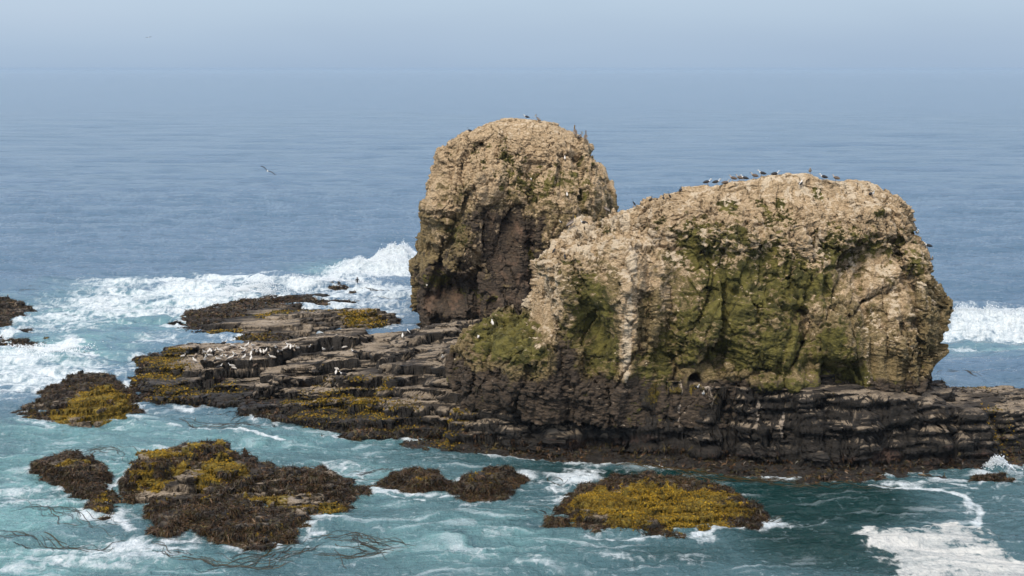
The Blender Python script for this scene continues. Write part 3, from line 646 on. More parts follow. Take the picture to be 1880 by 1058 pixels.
LOW.append(low_rock('low_rock', 'ragged brown rock with white water beside it, left of the biggest foreground rock',
    G((50, 868), (88, 850), (148, 845), (196, 866), (196, 900), (214, 928), (228, 955), (200, 966), (170, 960), (142, 930), (122, 900), (80, 885)),
    Wp([(90, 865, .8), (130, 858, 1.1), (165, 862, 1.3), (160, 885, 1.0), (180, 910, .9), (205, 940, .7), (190, 890, .9)]), 420, 360, 761,
    [(130, 857, 25, 5, 1), (190, 920, 25, 20, .5)], 9000, 900, bare=[(165, 857, 18, 6, .9), (110, 855, 15, 4, .5)], k=.8, zc=.9))
LOW.append(low_rock('low_rock', 'small brown rock with orange weed in mid channel, left one of two',
    G((682, 893), (720, 876), (780, 870), (820, 884), (845, 898), (820, 912), (760, 912), (700, 905)),
    Wp([(710, 890, .7), (770, 880, 1.1), (810, 892, .9), (750, 900, .5)]), 320, 200, 781, [(730, 897, 20, 5, .8), (770, 885, 20, 4, .4)], 5500, 350, k=.7, zc=.8))
LOW.append(low_rock('low_rock', 'small brown rock with rounded back in mid channel, right one of two',
    G((835, 895), (855, 880), (900, 868), (955, 872), (985, 888), (960, 905), (920, 922), (860, 928), (820, 915)),
    Wp([(860, 895, .8), (910, 882, 1.2), (950, 885, .9), (890, 908, .6), (930, 905, .6)]), 320, 240, 791, [(870, 893, 30, 6, .6), (900, 885, 20, 4, .5)], 6500, 500, k=.7, bare=[(880, 893, 14, 3, .6)], zc=.8))
LOW.append(low_rock('low_rock', 'round low rock carpeted in golden weed with brown fringe, under the big cliff',
    G((1003, 975), (1010, 945), (1050, 918), (1110, 900), (1200, 893), (1290, 897), (1330, 915), (1370, 930), (1410, 955), (1425, 975), (1380, 992), (1280, 1010), (1180, 1005), (1080, 990)),
    Wp([(1040, 950, .9), (1100, 920, 1.3), (1200, 910, 1.7), (1280, 910, 1.6), (1330, 930, 1.3), (1200, 940, 1.5), (1280, 950, 1.4), (1370, 960, .8), (1150, 970, .8), (1260, 985, .6), (1060, 970, .6)]), 760, 420, 811,
    [(1150, 925, 110, 22, 1.3), (1240, 935, 110, 28, 1.2), (1290, 960, 60, 16, .8), (1170, 950, 80, 15, .9), (1310, 915, 40, 10, .8)], 15000, 13000, k=.7, amp=.5, bare=[(1280, 948, 28, 8, .7), (1225, 918, 40, 5, .5), (1320, 918, 15, 6, .5), (1130, 945, 30, 5, .5)], zc=1.2))
LOW.append(low_rock('low_rock', 'dark weedy rock at the left picture edge in surf, farther of two',
    G((-120, 604), (-60, 558), (0, 556), (38, 560), (66, 572), (42, 592), (10, 608), (-40, 614)),
    Wp([(0, 575, 1.2), (40, 574, .7), (0, 595, .8), (-60, 585, 1.3)]), 300, 200, 831, [], 4000, 0, k=.9, zc=.8, warp=.5, blen=.5, scale_w=1.4, all_brown=.3))
LOW.append(low_rock('low_rock', 'dark weedy rock at the left picture edge trailing rightwards, nearer of two',
    G((-100, 655), (-50, 622), (0, 620), (60, 614), (95, 630), (135, 640), (180, 663), (150, 665), (110, 654), (60, 660), (0, 652)),
    Wp([(0, 632, .8), (50, 630, .7), (90, 640, .5), (140, 652, .3), (-60, 635, 1.0)]), 360, 200, 851, [(40, 648, 30, 5, .7)], 5000, 250, k=.9, zc=.7, warp=.5, blen=.5, scale_w=1.3, all_brown=.2))
LOW.append(low_rock('low_rock', 'thin dark rock ridge awash in foam behind the flat reef',
    G((562, 527), (600, 528), (640, 536), (665, 545), (650, 552), (610, 545), (580, 536)),
    Wp([(600, 533, .9), (630, 540, 1.1), (655, 547, .6)]), 260, 160, 871, [], 2600, 0, k=.6, zc=.5, warp=.6, blen=.5, scale_w=1.6, all_brown=.4))
LOW.append(low_rock('low_rock', 'smooth dark rock under a breaking splash, right edge below the shelf',
    G((1775, 885), (1800, 874), (1845, 876), (1870, 890), (1830, 898), (1790, 897)),
    Wp([(1820, 882, .6), (1845, 886, .4)]), 200, 120, 881, [], 1200, 0, k=.5, zc=.4, blen=.4))
print('rocks', time.time()-T0)

# ------------------------------------------------------------------ sea
def swell(X, Y, lam_min, t=0):
    """a sum of wind waves and swell; only lengths the local spacing can carry"""
    r = np.random.default_rng(8); Z = np.zeros(X.shape, F32)
    for i in range(64):
        lam = 1.6*(60/1.6)**(i/63.); ang = r.normal(0, .26)+R(266); a = .0205*lam**.78*(1 if lam < 9 else .35)
        kx, ky = math.cos(ang)*2*math.pi/lam, math.sin(ang)*2*math.pi/lam; ph = r.uniform(0, 6.28)
        wgt = np.clip((lam/lam_min-2.2)/2, 0, 1)
        s = np.sin((kx*X+ky*Y+ph).astype(F32)); Z += (a*wgt*(s+.25*s*s)).astype(F32)
    return Z
def flow_foam(X, Y):
    f = ell_xy(X, Y, [(700, 599, 70, 7, .66), (300, 562, 240, 34, .82), (110, 600, 130, 34, .72), (90, 700, 170, 40, .78), (20, 690, 90, 36, .75), (640, 560, 150, 34, .70), (60, 920, 120, 26, .5), (160, 1030, 220, 30, .55), (330, 545, 120, 12, .85), (200, 555, 80, 10, .8), (60, 570, 70, 16, .5), (300, 640, 60, 20, .45), (620, 920, 60, 20, .35), (950, 1030, 200, 30, .36), (1150, 1040, 200, 16, .36), (330, 532, 200, 16, .75), (200, 560, 110, 16, .75), (440, 528, 130, 18, .95), (150, 590, 120, 22, .62), (270, 575, 90, 16, .55), (700, 545, 110, 20, .8), (690, 580, 100, 12, .55), (560, 535, 60, 14, .95), (720, 505, 60, 18, 1.2), (650, 515, 80, 12, 1.0),
        (100, 690, 130, 22, .85), (30, 670, 80, 20, .85), (160, 680, 70, 14, .8), (20, 705, 60, 14, .8), (60, 620, 100, 14, .45), (240, 600, 80, 16, .40),
        (1800, 590, 130, 22, .72), (1830, 625, 130, 14, 1.05), (1760, 610, 60, 18, .9), (1800, 565, 120, 8, .45), (1900, 620, 90, 30, .9), (1770, 645, 60, 5, .6), (1860, 650, 60, 5, .55),
        (60, 905, 90, 14, .55), (180, 935, 25, 25, .85), (210, 960, 30, 20, .8), (30, 960, 60, 15, .25), (130, 1035, 120, 16, .72), (240, 1010, 60, 16, .72), (330, 1000, 50, 10, .8), (40, 1050, 90, 14, .6), (80, 790, 70, 8, .5), (200, 790, 90, 10, .4), (150, 840, 80, 10, .45), (230, 850, 70, 8, .45), (290, 840, 40, 10, .6),
        (210, 890, 10, 22, .9), (620, 862, 45, 10, .72), (660, 880, 25, 12, .6), (850, 885, 18, 6, .95), (1060, 885, 60, 18, .78), (1020, 905, 30, 10, .75), (1100, 905, 50, 6, .85), (960, 925, 60, 6, .45), (820, 915, 40, 5, .5), (1080, 870, 80, 10, .5), (900, 990, 60, 10, .42), (870, 1020, 90, 16, .35),
        (1160, 1005, 60, 5, .6), (1740, 888, 50, 8, .7), (1830, 865, 30, 8, 1.0), (1860, 875, 25, 10, .8), (1660, 895, 60, 6, .7), (1480, 975, 40, 4, .55), (1440, 990, 90, 5, .45), (580, 985, 25, 10, .8), (560, 1000, 20, 8, .7), (740, 960, 30, 8, .4)])
    for pts, wd, s in [([(310, 790), (380, 798), (460, 800), (520, 812)], 7, .85), ([(90, 875), (150, 910), (200, 955), (240, 985)], 12, .85), ([(0, 880), (60, 900), (120, 920)], 9, .5), ([(1600, 897), (1700, 905), (1765, 915), (1800, 940), (1790, 980)], 11, 1.0), ([(1775, 920), (1790, 960)], 16, .8), ([(1560, 893), (1640, 900)], 5, .6),
                       ([(1640, 890), (1720, 893), (1790, 905), (1820, 880)], 7, .6), ([(690, 905), (720, 918), (780, 925)], 5, .6), ([(850, 836), (920, 842), (1000, 846)], 3, .5), ([(530, 820), (620, 835), (700, 838)], 4, .4), ([(0, 1000), (80, 1020), (160, 1030), (240, 1005), (300, 1010)], 10, .5), ([(560, 960), (600, 990), (560, 1020)], 6, .5), ([(1420, 860), (1500, 905), (1600, 930)], 3, .3), ([(420, 1030), (520, 1035), (600, 1000)], 5, .35)]:
        f = np.maximum(f, line_xy(X, Y, pts, wd, s))
    patch = [at(a, b) for a, b in [(1592, 985), (1640, 990), (1680, 1000), (1700, 985), (1750, 977), (1790, 990), (1810, 1020), (1850, 1035), (1920, 1050), (1940, 1120), (1620, 1130), (1650, 1060), (1640, 1030), (1605, 1012)]]
    jx = X+.5*fbm(X*.6, Y*.6, 0*X, 3, 930); jy = Y+.5*fbm(X*.6, Y*.6, 0*X+4, 3, 931)
    pd = poly_sd(jx, jy, patch)
    return f, sstep(-1.9, 1.0, pd+.8*fbm(X*.35, Y*.35, 0*X, 4, 933))
def sea_g(t):
    a = np.abs(t); return np.sign(t)*np.where(a < .9, a*.96/.9, .96+((a-.9)/.1)**1.6*2.6)
def sea_z(x, y):
    i0, i1, n_, Z, nc = SEA
    r = np.clip((1/y-i0)/(i1-i0)*(n_-1), 0, n_-1).astype(int); t_ = np.linspace(-1, 1, nc); c = np.clip(np.interp(x/(y*.46+12), sea_g(t_), np.arange(nc)), 0, nc-1).astype(int)
    return Z[r, c]
def build_sea():
    nr, nc = 1250, 1500
    inv = np.linspace(1/66., 1/2600., nr-26); yr = np.r_[1/inv, np.geomspace(2900, 30000, 26)]
    sp = np.gradient(yr)
    u = sea_g(np.linspace(-1, 1, nc))
    Y = np.repeat(yr[:, None], nc, 1).astype(F32); X = (u[None]*(yr[:, None]*.46+12)).astype(F32)
    lam = np.maximum(sp, 2*(yr*.46+12)/nc*1.2)[:, None]
    psi = Y+5*noise(X*.045, Y*.06, 0*X, 981)+2.2*noise(X*.12, Y*.16, 0*X, 982)+.9*noise(X*.3, Y*.4, 0*X, 983)
    streak = fbm(X*.13, psi*.8, 0*X, 5, 985, .62)                     # the current's drawn out lines
    calm = ell_xy(X, Y, [(720, 1030, 90, 40, .9), (560, 1050, 120, 20, .8), (1760, 670, 90, 20, .6), (1830, 940, 80, 40, .5), (720, 598, 90, 8, 1.1), (900, 930, 300, 60, .35), (640, 1040, 120, 30, .7)])
    inner = sstep(165, 125, Y)                       # sheltered water between the rocks
    Z = swell(X, Y, lam)*(1-.62*inner)*(1-.8*calm)
    foam, patch = flow_foam(X, Y)
    near = Y < 420
    fz = fbm(X*.5, Y*.35, 0*X, 4, 951, .6)
    foam = foam*(1+.35*fbm(X*.12, Y*.10, 0*X, 3, 953))
    shore = np.full(X.shape, 9.0, F32); rows_ = np.array_split(np.arange(nr), 16); wx_ = X+.8*noise(X*.4, Y*.4, 0*X, 990); wy_ = Y+.8*noise(X*.4, Y*.4, 0*X, 991)
    def shore_rows(rw):
        a, b_ = rw[0], rw[-1]+1
        if yr[a] > 250: return
        o_ = np.full((b_-a, nc), -9.0, F32)
        for pl in POLYS: o_ = np.maximum(o_, poly_sd(wx_[a:b_], wy_[a:b_], pl))
        shore[a:b_] = np.clip(-o_, 0, 9)
    list(POOL.map(shore_rows, rows_))
    wash = np.exp(-(shore/1.3)**2)*np.clip(.35+.9*fbm(X*.22, Y*.22, 0*X, 3, 993), 0, .85)
    foam = np.maximum(foam, wash)
    foam = np.where(near, foam, 0)
    # breaking waves: raised ridges of white water
    def hump(a, b, rx, ry, h): return h*ell_xy(X, Y, [(a, b, rx, ry, 1.0)])
    Z += hump(735, 498, 45, 10, 2.6)+hump(690, 508, 60, 9, 1.3)+hump(640, 512, 50, 8, .9)+hump(1820, 618, 130, 8, 2.0)+hump(1880, 612, 60, 10, .8)+hump(1770, 620, 40, 9, .6)+hump(480, 540, 60, 8, .8)+hump(600, 535, 40, 7, .7)+hump(1832, 868, 14, 6, .7)+hump(1060, 885, 60, 12, .30)+hump(185, 935, 20, 20, .25)+hump(590, 860, 60, 10, .25)
    lump = np.abs(fbm(X*.55, Y*.5, Z*.3, 4, 960, .6))
    Z += np.where(near, (1.3*lump*np.clip(foam-.7, 0, .5)*2*sstep(150, 190, Y)+.5*lump*np.clip(foam-.75, 0, .5)+.12*fz*np.clip(foam, 0, 1)), 0).astype(F32)
    chop = fbm(X*.9, Y*.7, 0*X, 4, 970, .55); swirl = ridge(X*.25+.5*noise(X*.1, Y*.1, 0*X, 977), Y*.22, 0*X, 2, 975)
    Z += np.where(near, (.13*chop+.05*swirl*inner+.13*streak*inner)*(1-.8*calm)*(1-.9*patch), 0).astype(F32)+.07*patch*(1+.4*chop)
    turq = ell_xy(X, Y, [(150, 870, 330, 70, .75), (30, 960, 150, 40, 1.2), (40, 1040, 200, 40, 1.1), (20, 900, 120, 20, 1.0), (430, 815, 300, 26, .62), (640, 900, 200, 60, .5), (850, 1000, 240, 60, .62), (200, 590, 250, 60, .6), (100, 660, 180, 50, .6), (640, 500, 90, 14, .7), (1830, 645, 130, 16, .45), (300, 1050, 150, 30, .5), (150, 800, 200, 25, .7)])
    deep = ell_xy(X, Y, [(1250, 1030, 160, 24, .5), (1120, 872, 160, 12, .9), (1500, 935, 200, 50, 1.2), (1250, 880, 260, 20, 1.0), (1500, 1010, 170, 60, .9), (1000, 860, 150, 14, .6), (1600, 1040, 120, 50, .7), (850, 845, 140, 8, .5), (1480, 905, 220, 20, 1)])  # deep channel colour, widened to paint in the cliff's dark reflection
    turq = turq*(1-.92*np.clip(deep, 0, 1))
    P = np.stack([X, Y, Z], -1)
    global SEA; SEA = (inv[0], inv[-1], nr-26, Z, nc)
    me = raw_mesh('sea', P.reshape(-1, 3), grid_quads(nr, nc), dict(foam=foam.ravel(), patch=patch.ravel(), turq=turq.ravel(), deep=deep.ravel(), calm=calm.ravel(), inner=inner.ravel(), streak=streak.ravel()))
    m, nt, b = new_mat('sea_water')
    w1 = tex(nt, .8, 8, .62, (1, .62, 1), .7); w2 = tex(nt, 2.6, 7, .65, (1, .6, 1), 1.2); w3 = tex(nt, .22, 6, .6, (1, .5, 1), .5)
    far1 = tex(nt, .09, 8, .70, (.20, 1, 1)); far2 = tex(nt, .012, 8, .7, (.22, 1, 1)); ptn = tex(nt, .9, 8, .7, (.6, 1, 1), 1.5)
    open_ = mix(nt, sharpen(nt, far1, .35, .65), (.072, .142, .220), (.108, .182, .268))
    open_ = mix(nt, math_(nt, 'MULTIPLY', attr(nt, 'inner'), .85), open_, (.055, .125, .135))
    col = mix(nt, sharpen(nt, attr(nt, 'deep'), .1, .9), open_, (.0005, .030, .029))
    tq = mix(nt, w3, (.09, .26, .27), (.24, .41, .42))
    stk = attr(nt, 'streak')
    tm = math_(nt, 'MULTIPLY', attr(nt, 'turq'), math_(nt, 'ADD', math_(nt, 'MULTIPLY_ADD', w1, 1.2, .30), math_(nt, 'MULTIPLY', stk, .8)), clamp=True)
    col = mix(nt, tm, col, tq)
    # lacy foam: cell walls broken by noise
    vor = N(nt, 'ShaderNodeTexVoronoi'); vor.feature = 'DISTANCE_TO_EDGE'; vor.inputs['Scale'].default_value = .8
    g = N(nt, 'ShaderNodeNewGeometry'); wv = N(nt, 'ShaderNodeTexNoise'); wv.inputs['Scale'].default_value = .7; wv.inputs['Detail'].default_value = 5
    nt.links.new(g.outputs['Position'], wv.inputs['Vector'])
    vm = N(nt, 'ShaderNodeVectorMath', operation='MULTIPLY_ADD'); vm.inputs[1].default_value = (2.6, 2.6, 0)
    nt.links.new(wv.outputs['Color'], vm.inputs[0]); nt.links.new(g.outputs['Position'], vm.inputs[2])
    mp = N(nt, 'ShaderNodeMapping'); mp.inputs['Scale'].default_value = (1, .55, 0); nt.links.new(vm.outputs[0], mp.inputs[0]); nt.links.new(mp.outputs[0], vor.inputs['Vector'])
    lace = math_(nt, 'SUBTRACT', 1.0, math_(nt, 'MULTIPLY', vor.outputs[0], 3.2), clamp=True)
    nn = math_(nt, 'ADD', math_(nt, 'MULTIPLY', w1, .75), math_(nt, 'MULTIPLY', w2, .45))
    nn = math_(nt, 'ADD', nn, math_(nt, 'MULTIPLY', stk, .30))
    nn = math_(nt, 'ADD', nn, math_(nt, 'MULTIPLY', lace, .30))          # ~0.4 .. 1.2
    fm = math_(nt, 'ADD', attr(nt, 'foam'), math_(nt, 'SUBTRACT', nn, .72))
    fm = sharpen(nt, fm, .38, 1.0); hasf = sharpen(nt, attr(nt, 'foam'), .05, .25); fm = math_(nt, 'MULTIPLY', fm, hasf)
    pm = sharpen(nt, math_(nt, 'ADD', attr(nt, 'patch'), math_(nt, 'MULTIPLY', math_(nt, 'MULTIPLY', math_(nt, 'SUBTRACT', nn, .72), sharpen(nt, attr(nt, 'patch'), .02, .4)), 2.0)), .30, .95)
    # scattered flecks and thin foam trails on the disturbed inner water
    flk = sharpen(nt, math_(nt, 'ADD', math_(nt, 'MULTIPLY', ptn, .8), math_(nt, 'MULTIPLY', lace, .16)), .56, .72)
    trail = math_(nt, 'MULTIPLY', sharpen(nt, math_(nt, 'ADD', stk, math_(nt, 'MULTIPLY', w2, .5)), .50, 1.0), .8)
    flk = math_(nt, 'MAXIMUM', flk, trail)
    flk = math_(nt, 'MULTIPLY', flk, math_(nt, 'MULTIPLY', attr(nt, 'inner'), math_(nt, 'MULTIPLY_ADD', sharpen(nt, attr(nt, 'deep'), .1, .9), -.38, .6)))
    col = mix(nt, flk, col, (.50, .58, .62))
    fcol = mix(nt, sharpen(nt, w2, .3, .7), (.48, .56, .61), (.74, .79, .81))
    col = mix(nt, fm, col, fcol)
    col = mix(nt, pm, col, mix(nt, sharpen(nt, math_(nt, 'ADD', w2, math_(nt, 'MULTIPLY', stk, .35)), .3, .75), (.44, .47, .47), (.68, .68, .65)))
    nt.links.new(col, b.inputs['Base Color'])
    anyf = math_(nt, 'MAXIMUM', fm, pm)
    nt.links.new(math_(nt, 'MULTIPLY_ADD', anyf, .6, .09), b.inputs['Roughness'])
    b.inputs['IOR'].default_value = 1.40
    nt.links.new(math_(nt, 'MULTIPLY_ADD', anyf, -.4, .55), b.inputs['Specular IOR Level'])
    io = math_(nt, 'MULTIPLY_ADD', attr(nt, 'inner'), .85, .15)
    swl = tex(nt, .55, 7, .62, (.20, 1, 1), .3); swm = tex(nt, .20, 6, .6, (.22, 1, 1), .2)
    h = math_(nt, 'MULTIPLY', io, math_(nt, 'ADD', math_(nt, 'MULTIPLY', w1, 1.7), math_(nt, 'MULTIPLY', w2, .9)))
    h = math_(nt, 'ADD', h, math_(nt, 'MULTIPLY', math_(nt, 'SUBTRACT', 1.15, io), math_(nt, 'ADD', math_(nt, 'MULTIPLY', swl, 3.2), math_(nt, 'MULTIPLY', swm, 6.0))))
    h = math_(nt, 'ADD', h, math_(nt, 'MULTIPLY', far1, 5.5)); h = math_(nt, 'ADD', h, math_(nt, 'MULTIPLY', far2, 12.0))
    bump(nt, b, h, .30, 1.0)
    return link('sea', me, m)
sea = build_sea(); sea['kind'] = 'structure'
print('sea', time.time()-T0)

# ------------------------------------------------------------------ spray thrown up by the breakers
def spray(spots, seed=3):
    r = np.random.default_rng(seed); V = []
    for px, py, rx, ry, hgt, cnt in spots:
        cx, cy = at(px, py); x1, _ = at(px+rx, py); a = abs(x1-cx); yb = (at(px, py-ry)[1]-at(px, py+ry)[1])/2
        x = cx+r.normal(0, .5, cnt)*a; y = cy+r.normal(0, .5, cnt)*yb
        clump = noise(x.astype(F32)*.45, y.astype(F32)*.2, np.full(cnt, float(seed), F32), 5)
        z = sea_z(x, y)+.62*hgt*np.abs(r.normal(0, .45, cnt))*np.clip(.5+1.3*clump, .05, 2); sz = .018+.05*r.random(cnt)**3
        c = np.stack([x, y, z], 1)[:, None, :]; tet = np.array([[1, 1, 1], [1, -1, -1], [-1, 1, -1], [-1, -1, 1]], float)
        V.append((c+tet[None]*sz[:, None, None]*r.uniform(.6, 1.4, (cnt, 4, 1))).reshape(-1, 3))
    V = np.vstack(V); k = len(V)//4; o = np.arange(k)[:, None, None]*4
    T = (o+np.array([[0, 1, 2], [0, 3, 1], [0, 2, 3], [1, 3, 2]])[None]).reshape(-1, 3)
    m, nt, b = new_mat('spray_droplets'); n = tex(nt, 3, 2, .5)
    nt.links.new(mix(nt, n, (.74, .79, .82), (.86, .89, .90)), b.inputs['Base Color']); b.inputs['Roughness'].default_value = .7
    o = link('spray', raw_mesh('spray', V, T, smooth=False), m); o['kind'] = 'stuff'
    tag(o, 'fine white spray hanging over the breaking waves', 'spray')
spray([(735, 495, 60, 14, 1.8, 22000), (690, 508, 70, 12, 1.2, 12000), (455, 548, 60, 8, 2.2, 9000), (1820, 608, 120, 10, 1.5, 24000), (1770, 612, 40, 10, 1.4, 8000), (600, 530, 80, 8, .8, 6000), (1832, 866, 22, 5, 1.0, 3500), (90, 655, 60, 8, .9, 5000)])

# ------------------------------------------------------------------ floating kelp
def kelp(name, label, bundles, n_per, seed, wid=.055, col=[(.028, .026, .010), (.045, .038, .012), (.02, .018, .010), (.06, .045, .015)], z=.10):
    r = np.random.default_rng(seed); V = []; Q = []; T = []; base = 0
    for pts, spread, cnt in bundles:
        Pw = np.array([at(a, b, 0) for a, b in pts]); sp_ = spread*Pw[0][1]/FPX
        L_ = np.r_[0, np.cumsum(np.linalg.norm(np.diff(Pw, axis=0), axis=1))]
        for i in range(int(cnt*.18)):
            s0 = r.uniform(-.05, .6)*L_[-1]; s1 = s0+r.uniform(.25, .6)*L_[-1]; s0 = max(0, s0); s1 = min(L_[-1]*.999, s1); k = 22
            s = np.linspace(s0, s1, k); cx = np.interp(s, L_, Pw[:, 0]); cy = np.interp(s, L_, Pw[:, 1])
            cx = np.convolve(np.pad(cx, 2, 'edge'), np.ones(5)/5, 'valid'); cy = np.convolve(np.pad(cy, 2, 'edge'), np.ones(5)/5, 'valid')
            tx, ty = np.gradient(cx), np.gradient(cy); ll = np.hypot(tx, ty)+1e-6; nx_, ny_ = -ty/ll, tx/ll
            off = r.normal(0, sp_*1.9)*(.3+s/L_[-1])+1.3*sp_*np.sin(s*r.uniform(.3, 1.3)+r.uniform(0, 6))+.5*sp_*np.sin(s*r.uniform(1.3, 2.6)+r.uniform(0, 6))
            cx = cx+nx_*off; cy = cy+ny_*off*1.6; w_ = wid*.5*r.uniform(.4, 1.9)*np.sqrt(np.clip(1-np.abs(np.linspace(-1, 1, k))**3, .03, 1))
            zz = np.maximum(sea_z(cx, cy), sea_z(cx, cy+.15))+.0+.03*np.sin(s*1.7+i)+r.uniform(-.02, .05)
            a = np.stack([cx-nx_*w_, cy-ny_*w_, zz], 1); b_ = np.stack([cx+nx_*w_, cy+ny_*w_, zz+.02], 1)
            V.append(np.stack([a, b_], 1).reshape(-1, 3)); j = np.arange(k-1)*2+base
            Q.append(np.stack([j, j+1, j+3, j+2], 1)); base += 2*k
            T.append(np.repeat((np.array(col[r.integers(len(col))])*r.uniform(.6, 1.3))[None], 2*k, 0))
    me = raw_mesh(name, np.vstack(V), np.vstack(Q), {'tint': np.vstack(T)})
    o = link(name, me, M_WEED); return tag(o, label, 'kelp', None, 'stuff')
kelp('kelp', 'long olive kelp streaming in turquoise water at the left edge', [([(-40, 945), (40, 938), (110, 950), (170, 975), (230, 1000)], 9, 70), ([(-20, 990), (60, 1000), (120, 1015), (190, 1018), (240, 1000)], 7, 60), ([(20, 1010), (70, 1020), (100, 1028)], 3, 16)], 40, 1)
kelp('kelp', 'loose kelp strands swirling off the near side of the biggest foreground rock', [([(270, 1005), (330, 1030), (400, 1042), (470, 1040), (540, 1020), (600, 1000)], 10, 130), ([(470, 1055), (500, 1035), (540, 1025)], 8, 40), ([(380, 1060), (440, 1040), (480, 1030)], 6, 20)], 40, 2)
kelp('kelp', 'tangled kelp raft trailing right, between the biggest foreground rock and bottom edge', [([(590, 1000), (620, 990), (660, 988), (700, 1005), (760, 1015)], 8, 110), ([(570, 1030), (640, 1030), (700, 1020), (765, 1010)], 4, 50), ([(600, 995), (640, 1010), (690, 1025)], 9, 50)], 40, 3)
kelp('kelp', 'kelp fan washing over behind the ragged left foreground rock', [([(155, 850), (170, 830), (190, 825), (215, 835), (220, 850)], 7, 70)], 40, 4)
kelp('kelp', 'kelp strands streaming from the biggest foreground rock towards the small channel rocks', [([(410, 870), (470, 860), (540, 868), (600, 878)], 7, 70), ([(540, 862), (570, 868), (600, 874)], 5, 30), ([(640, 880), (690, 875), (740, 872)], 6, 40)], 40, 5)
kelp('kelp', 'flat brown kelp in an eddy below the gull shelf', [([(345, 775), (360, 788), (400, 790), (450, 782), (520, 790)], 6, 80), ([(340, 765), (380, 768), (430, 775)], 5, 40)], 40, 6)
kelp('kelp', 'golden brown kelp floating along the foot of the big cliff', [([(1080, 850), (1180, 858), (1280, 872), (1380, 885), (1460, 893)], 6, 90), ([(1300, 870), (1400, 885), (1520, 893), (1650, 892)], 8, 120), ([(1400, 895), (1450, 898), (1530, 897)], 3, 30)], 40, 7, col=[(.07, .05, .014), (.09, .06, .018), (.04, .032, .012)])
kelp('kelp', 'brown kelp trailing from both ends of the golden carpeted rock', [([(1400, 975), (1430, 965), (1455, 965), (1440, 985)], 6, 30), ([(960, 950), (985, 945), (1010, 960)], 7, 40), ([(1000, 880), (1030, 900), (1060, 890)], 5, 20)], 40, 8)
kelp('kelp', 'dark kelp streak on the water at far left beyond the weedy edge rocks', [([(-20, 538), (40, 540), (100, 545)], 3, 40), ([(90, 583), (120, 580), (145, 584)], 2, 16)], 40, 9, wid=.1)
kelp('kelp', 'olive kelp floating behind the right end of the shelf', [([(1695, 700), (1730, 690), (1770, 692), (1800, 702)], 3, 40)], 40, 10, wid=.08)
kelp('kelp', 'small dark kelp sprigs on foamy water between flat reef and tall rear stack', [([(660, 545), (700, 548), (735, 552)], 3, 50), ([(675, 558), (720, 560), (770, 562)], 1.2, 26), ([(650, 561), (670, 563)], 1, 8)], 40, 11, wid=.1)

# ------------------------------------------------------------------ birds
def flat_mat(name, c, r=.8):
    m, nt, b = new_mat(name); n = tex(nt, 25, 3, .6)
    nt.links.new(mix(nt, n, tuple(v*.75 for v in c), c), b.inputs['Base Color']); b.inputs['Roughness'].default_value = r; return m
MW = flat_mat('white_feathers', (.80, .78, .74)); MK = flat_mat('black_feathers', (.025, .024, .026)); MBr = flat_mat('brown_feathers', (.13, .095, .07))
MY = flat_mat('yellow_bill', (.65, .42, .06)); MGr = flat_mat('grey_feathers', (.28, .24, .21)); MPale = flat_mat('pale_grey_feathers', (.52, .48, .43)); MPk = flat_mat('bird_leg', (.35, .25, .18)); MMot = flat_mat('mottled_feathers', (.45, .37, .29))
def tube(rings, seg=10):
    """rings: (x, z, half_width, half_height) along the body, lofted into one continuous skin"""
    V = []
    for cx, cz, a, b in rings:
        for k in range(seg):
            t = 2*math.pi*k/seg; V.append((cx, a*math.cos(t), cz+b*math.sin(t)))
    n = len(rings); Q = [(i*seg+k, i*seg+(k+1) % seg, (i+1)*seg+(k+1) % seg, (i+1)*seg+k) for i in range(n-1) for k in range(seg)]
    V.append((rings[0][0], 0, rings[0][1])); V.append((rings[-1][0], 0, rings[-1][1]))
    Q += [(k, len(V)-2, (k+1) % seg, (k+1) % seg) for k in range(0)]
    me = bpy.data.meshes.new('m'); F = Q+[tuple(range(seg-1, -1, -1)), tuple((n-1)*seg+k for k in range(seg))]
    me.from_pydata(V[:-2], [], F); me.polygons.foreach_set('use_smooth', [True]*len(F)); me.update(); return me
def sweep(path, seg=6):
    """path: (x, y, z, radius) tapering limb"""
    V = []; n = len(path)
    for i, (x, y, z, r) in enumerate(path):
        p0 = Vector(path[max(0, i-1)][:3]); p1 = Vector(path[min(n-1, i+1)][:3]); d = (p1-p0).normalized()
        a = d.orthogonal().normalized(); b = d.cross(a)
        for k in range(seg):
            t = 2*math.pi*k/seg; V.append(tuple(Vector((x, y, z))+r*(a*math.cos(t)+b*math.sin(t))))
    F = [(i*seg+k, i*seg+(k+1) % seg, (i+1)*seg+(k+1) % seg, (i+1)*seg+k) for i in range(n-1) for k in range(seg)]+[tuple(range(seg-1, -1, -1)), tuple((n-1)*seg+k for k in range(seg))]
    me = bpy.data.meshes.new('m'); me.from_pydata(V, [], F); me.polygons.foreach_set('use_smooth', [True]*len(F)); me.update(); return me
def wing_mesh(x0, x1, z0, z1, y, s, t=.05):
    """folded wing: a teardrop shell lying on the flank, ending in a point past the tail"""
    V = []; n = 9
    for i in range(n):
        f = i/(n-1); x = x0+(x1-x0)*f; z = z0+(z1-z0)*f; h = t*2.2*math.sin(math.pi*min(1, f*.9+.12))**.7+.004
        yy = s*(y*(1-f**2*.75)); V += [(x, yy*1.04, z+h), (x, yy*1.22+s*.012, z), (x, yy*1.0, z-h*.9), (x, yy*.8, z)]
    F = [(4*i+k, 4*i+(k+1) % 4, 4*i+4+(k+1) % 4, 4*i+4+k) for i in range(n-1) for k in range(4)]+[(0, 1, 2, 3), (4*n-4, 4*n-3, 4*n-2, 4*n-1)]
    me = bpy.data.meshes.new('m'); me.from_pydata(V, [], F); me.polygons.foreach_set('use_smooth', [True]*len(F)); me.update(); return me
PROTO = {}
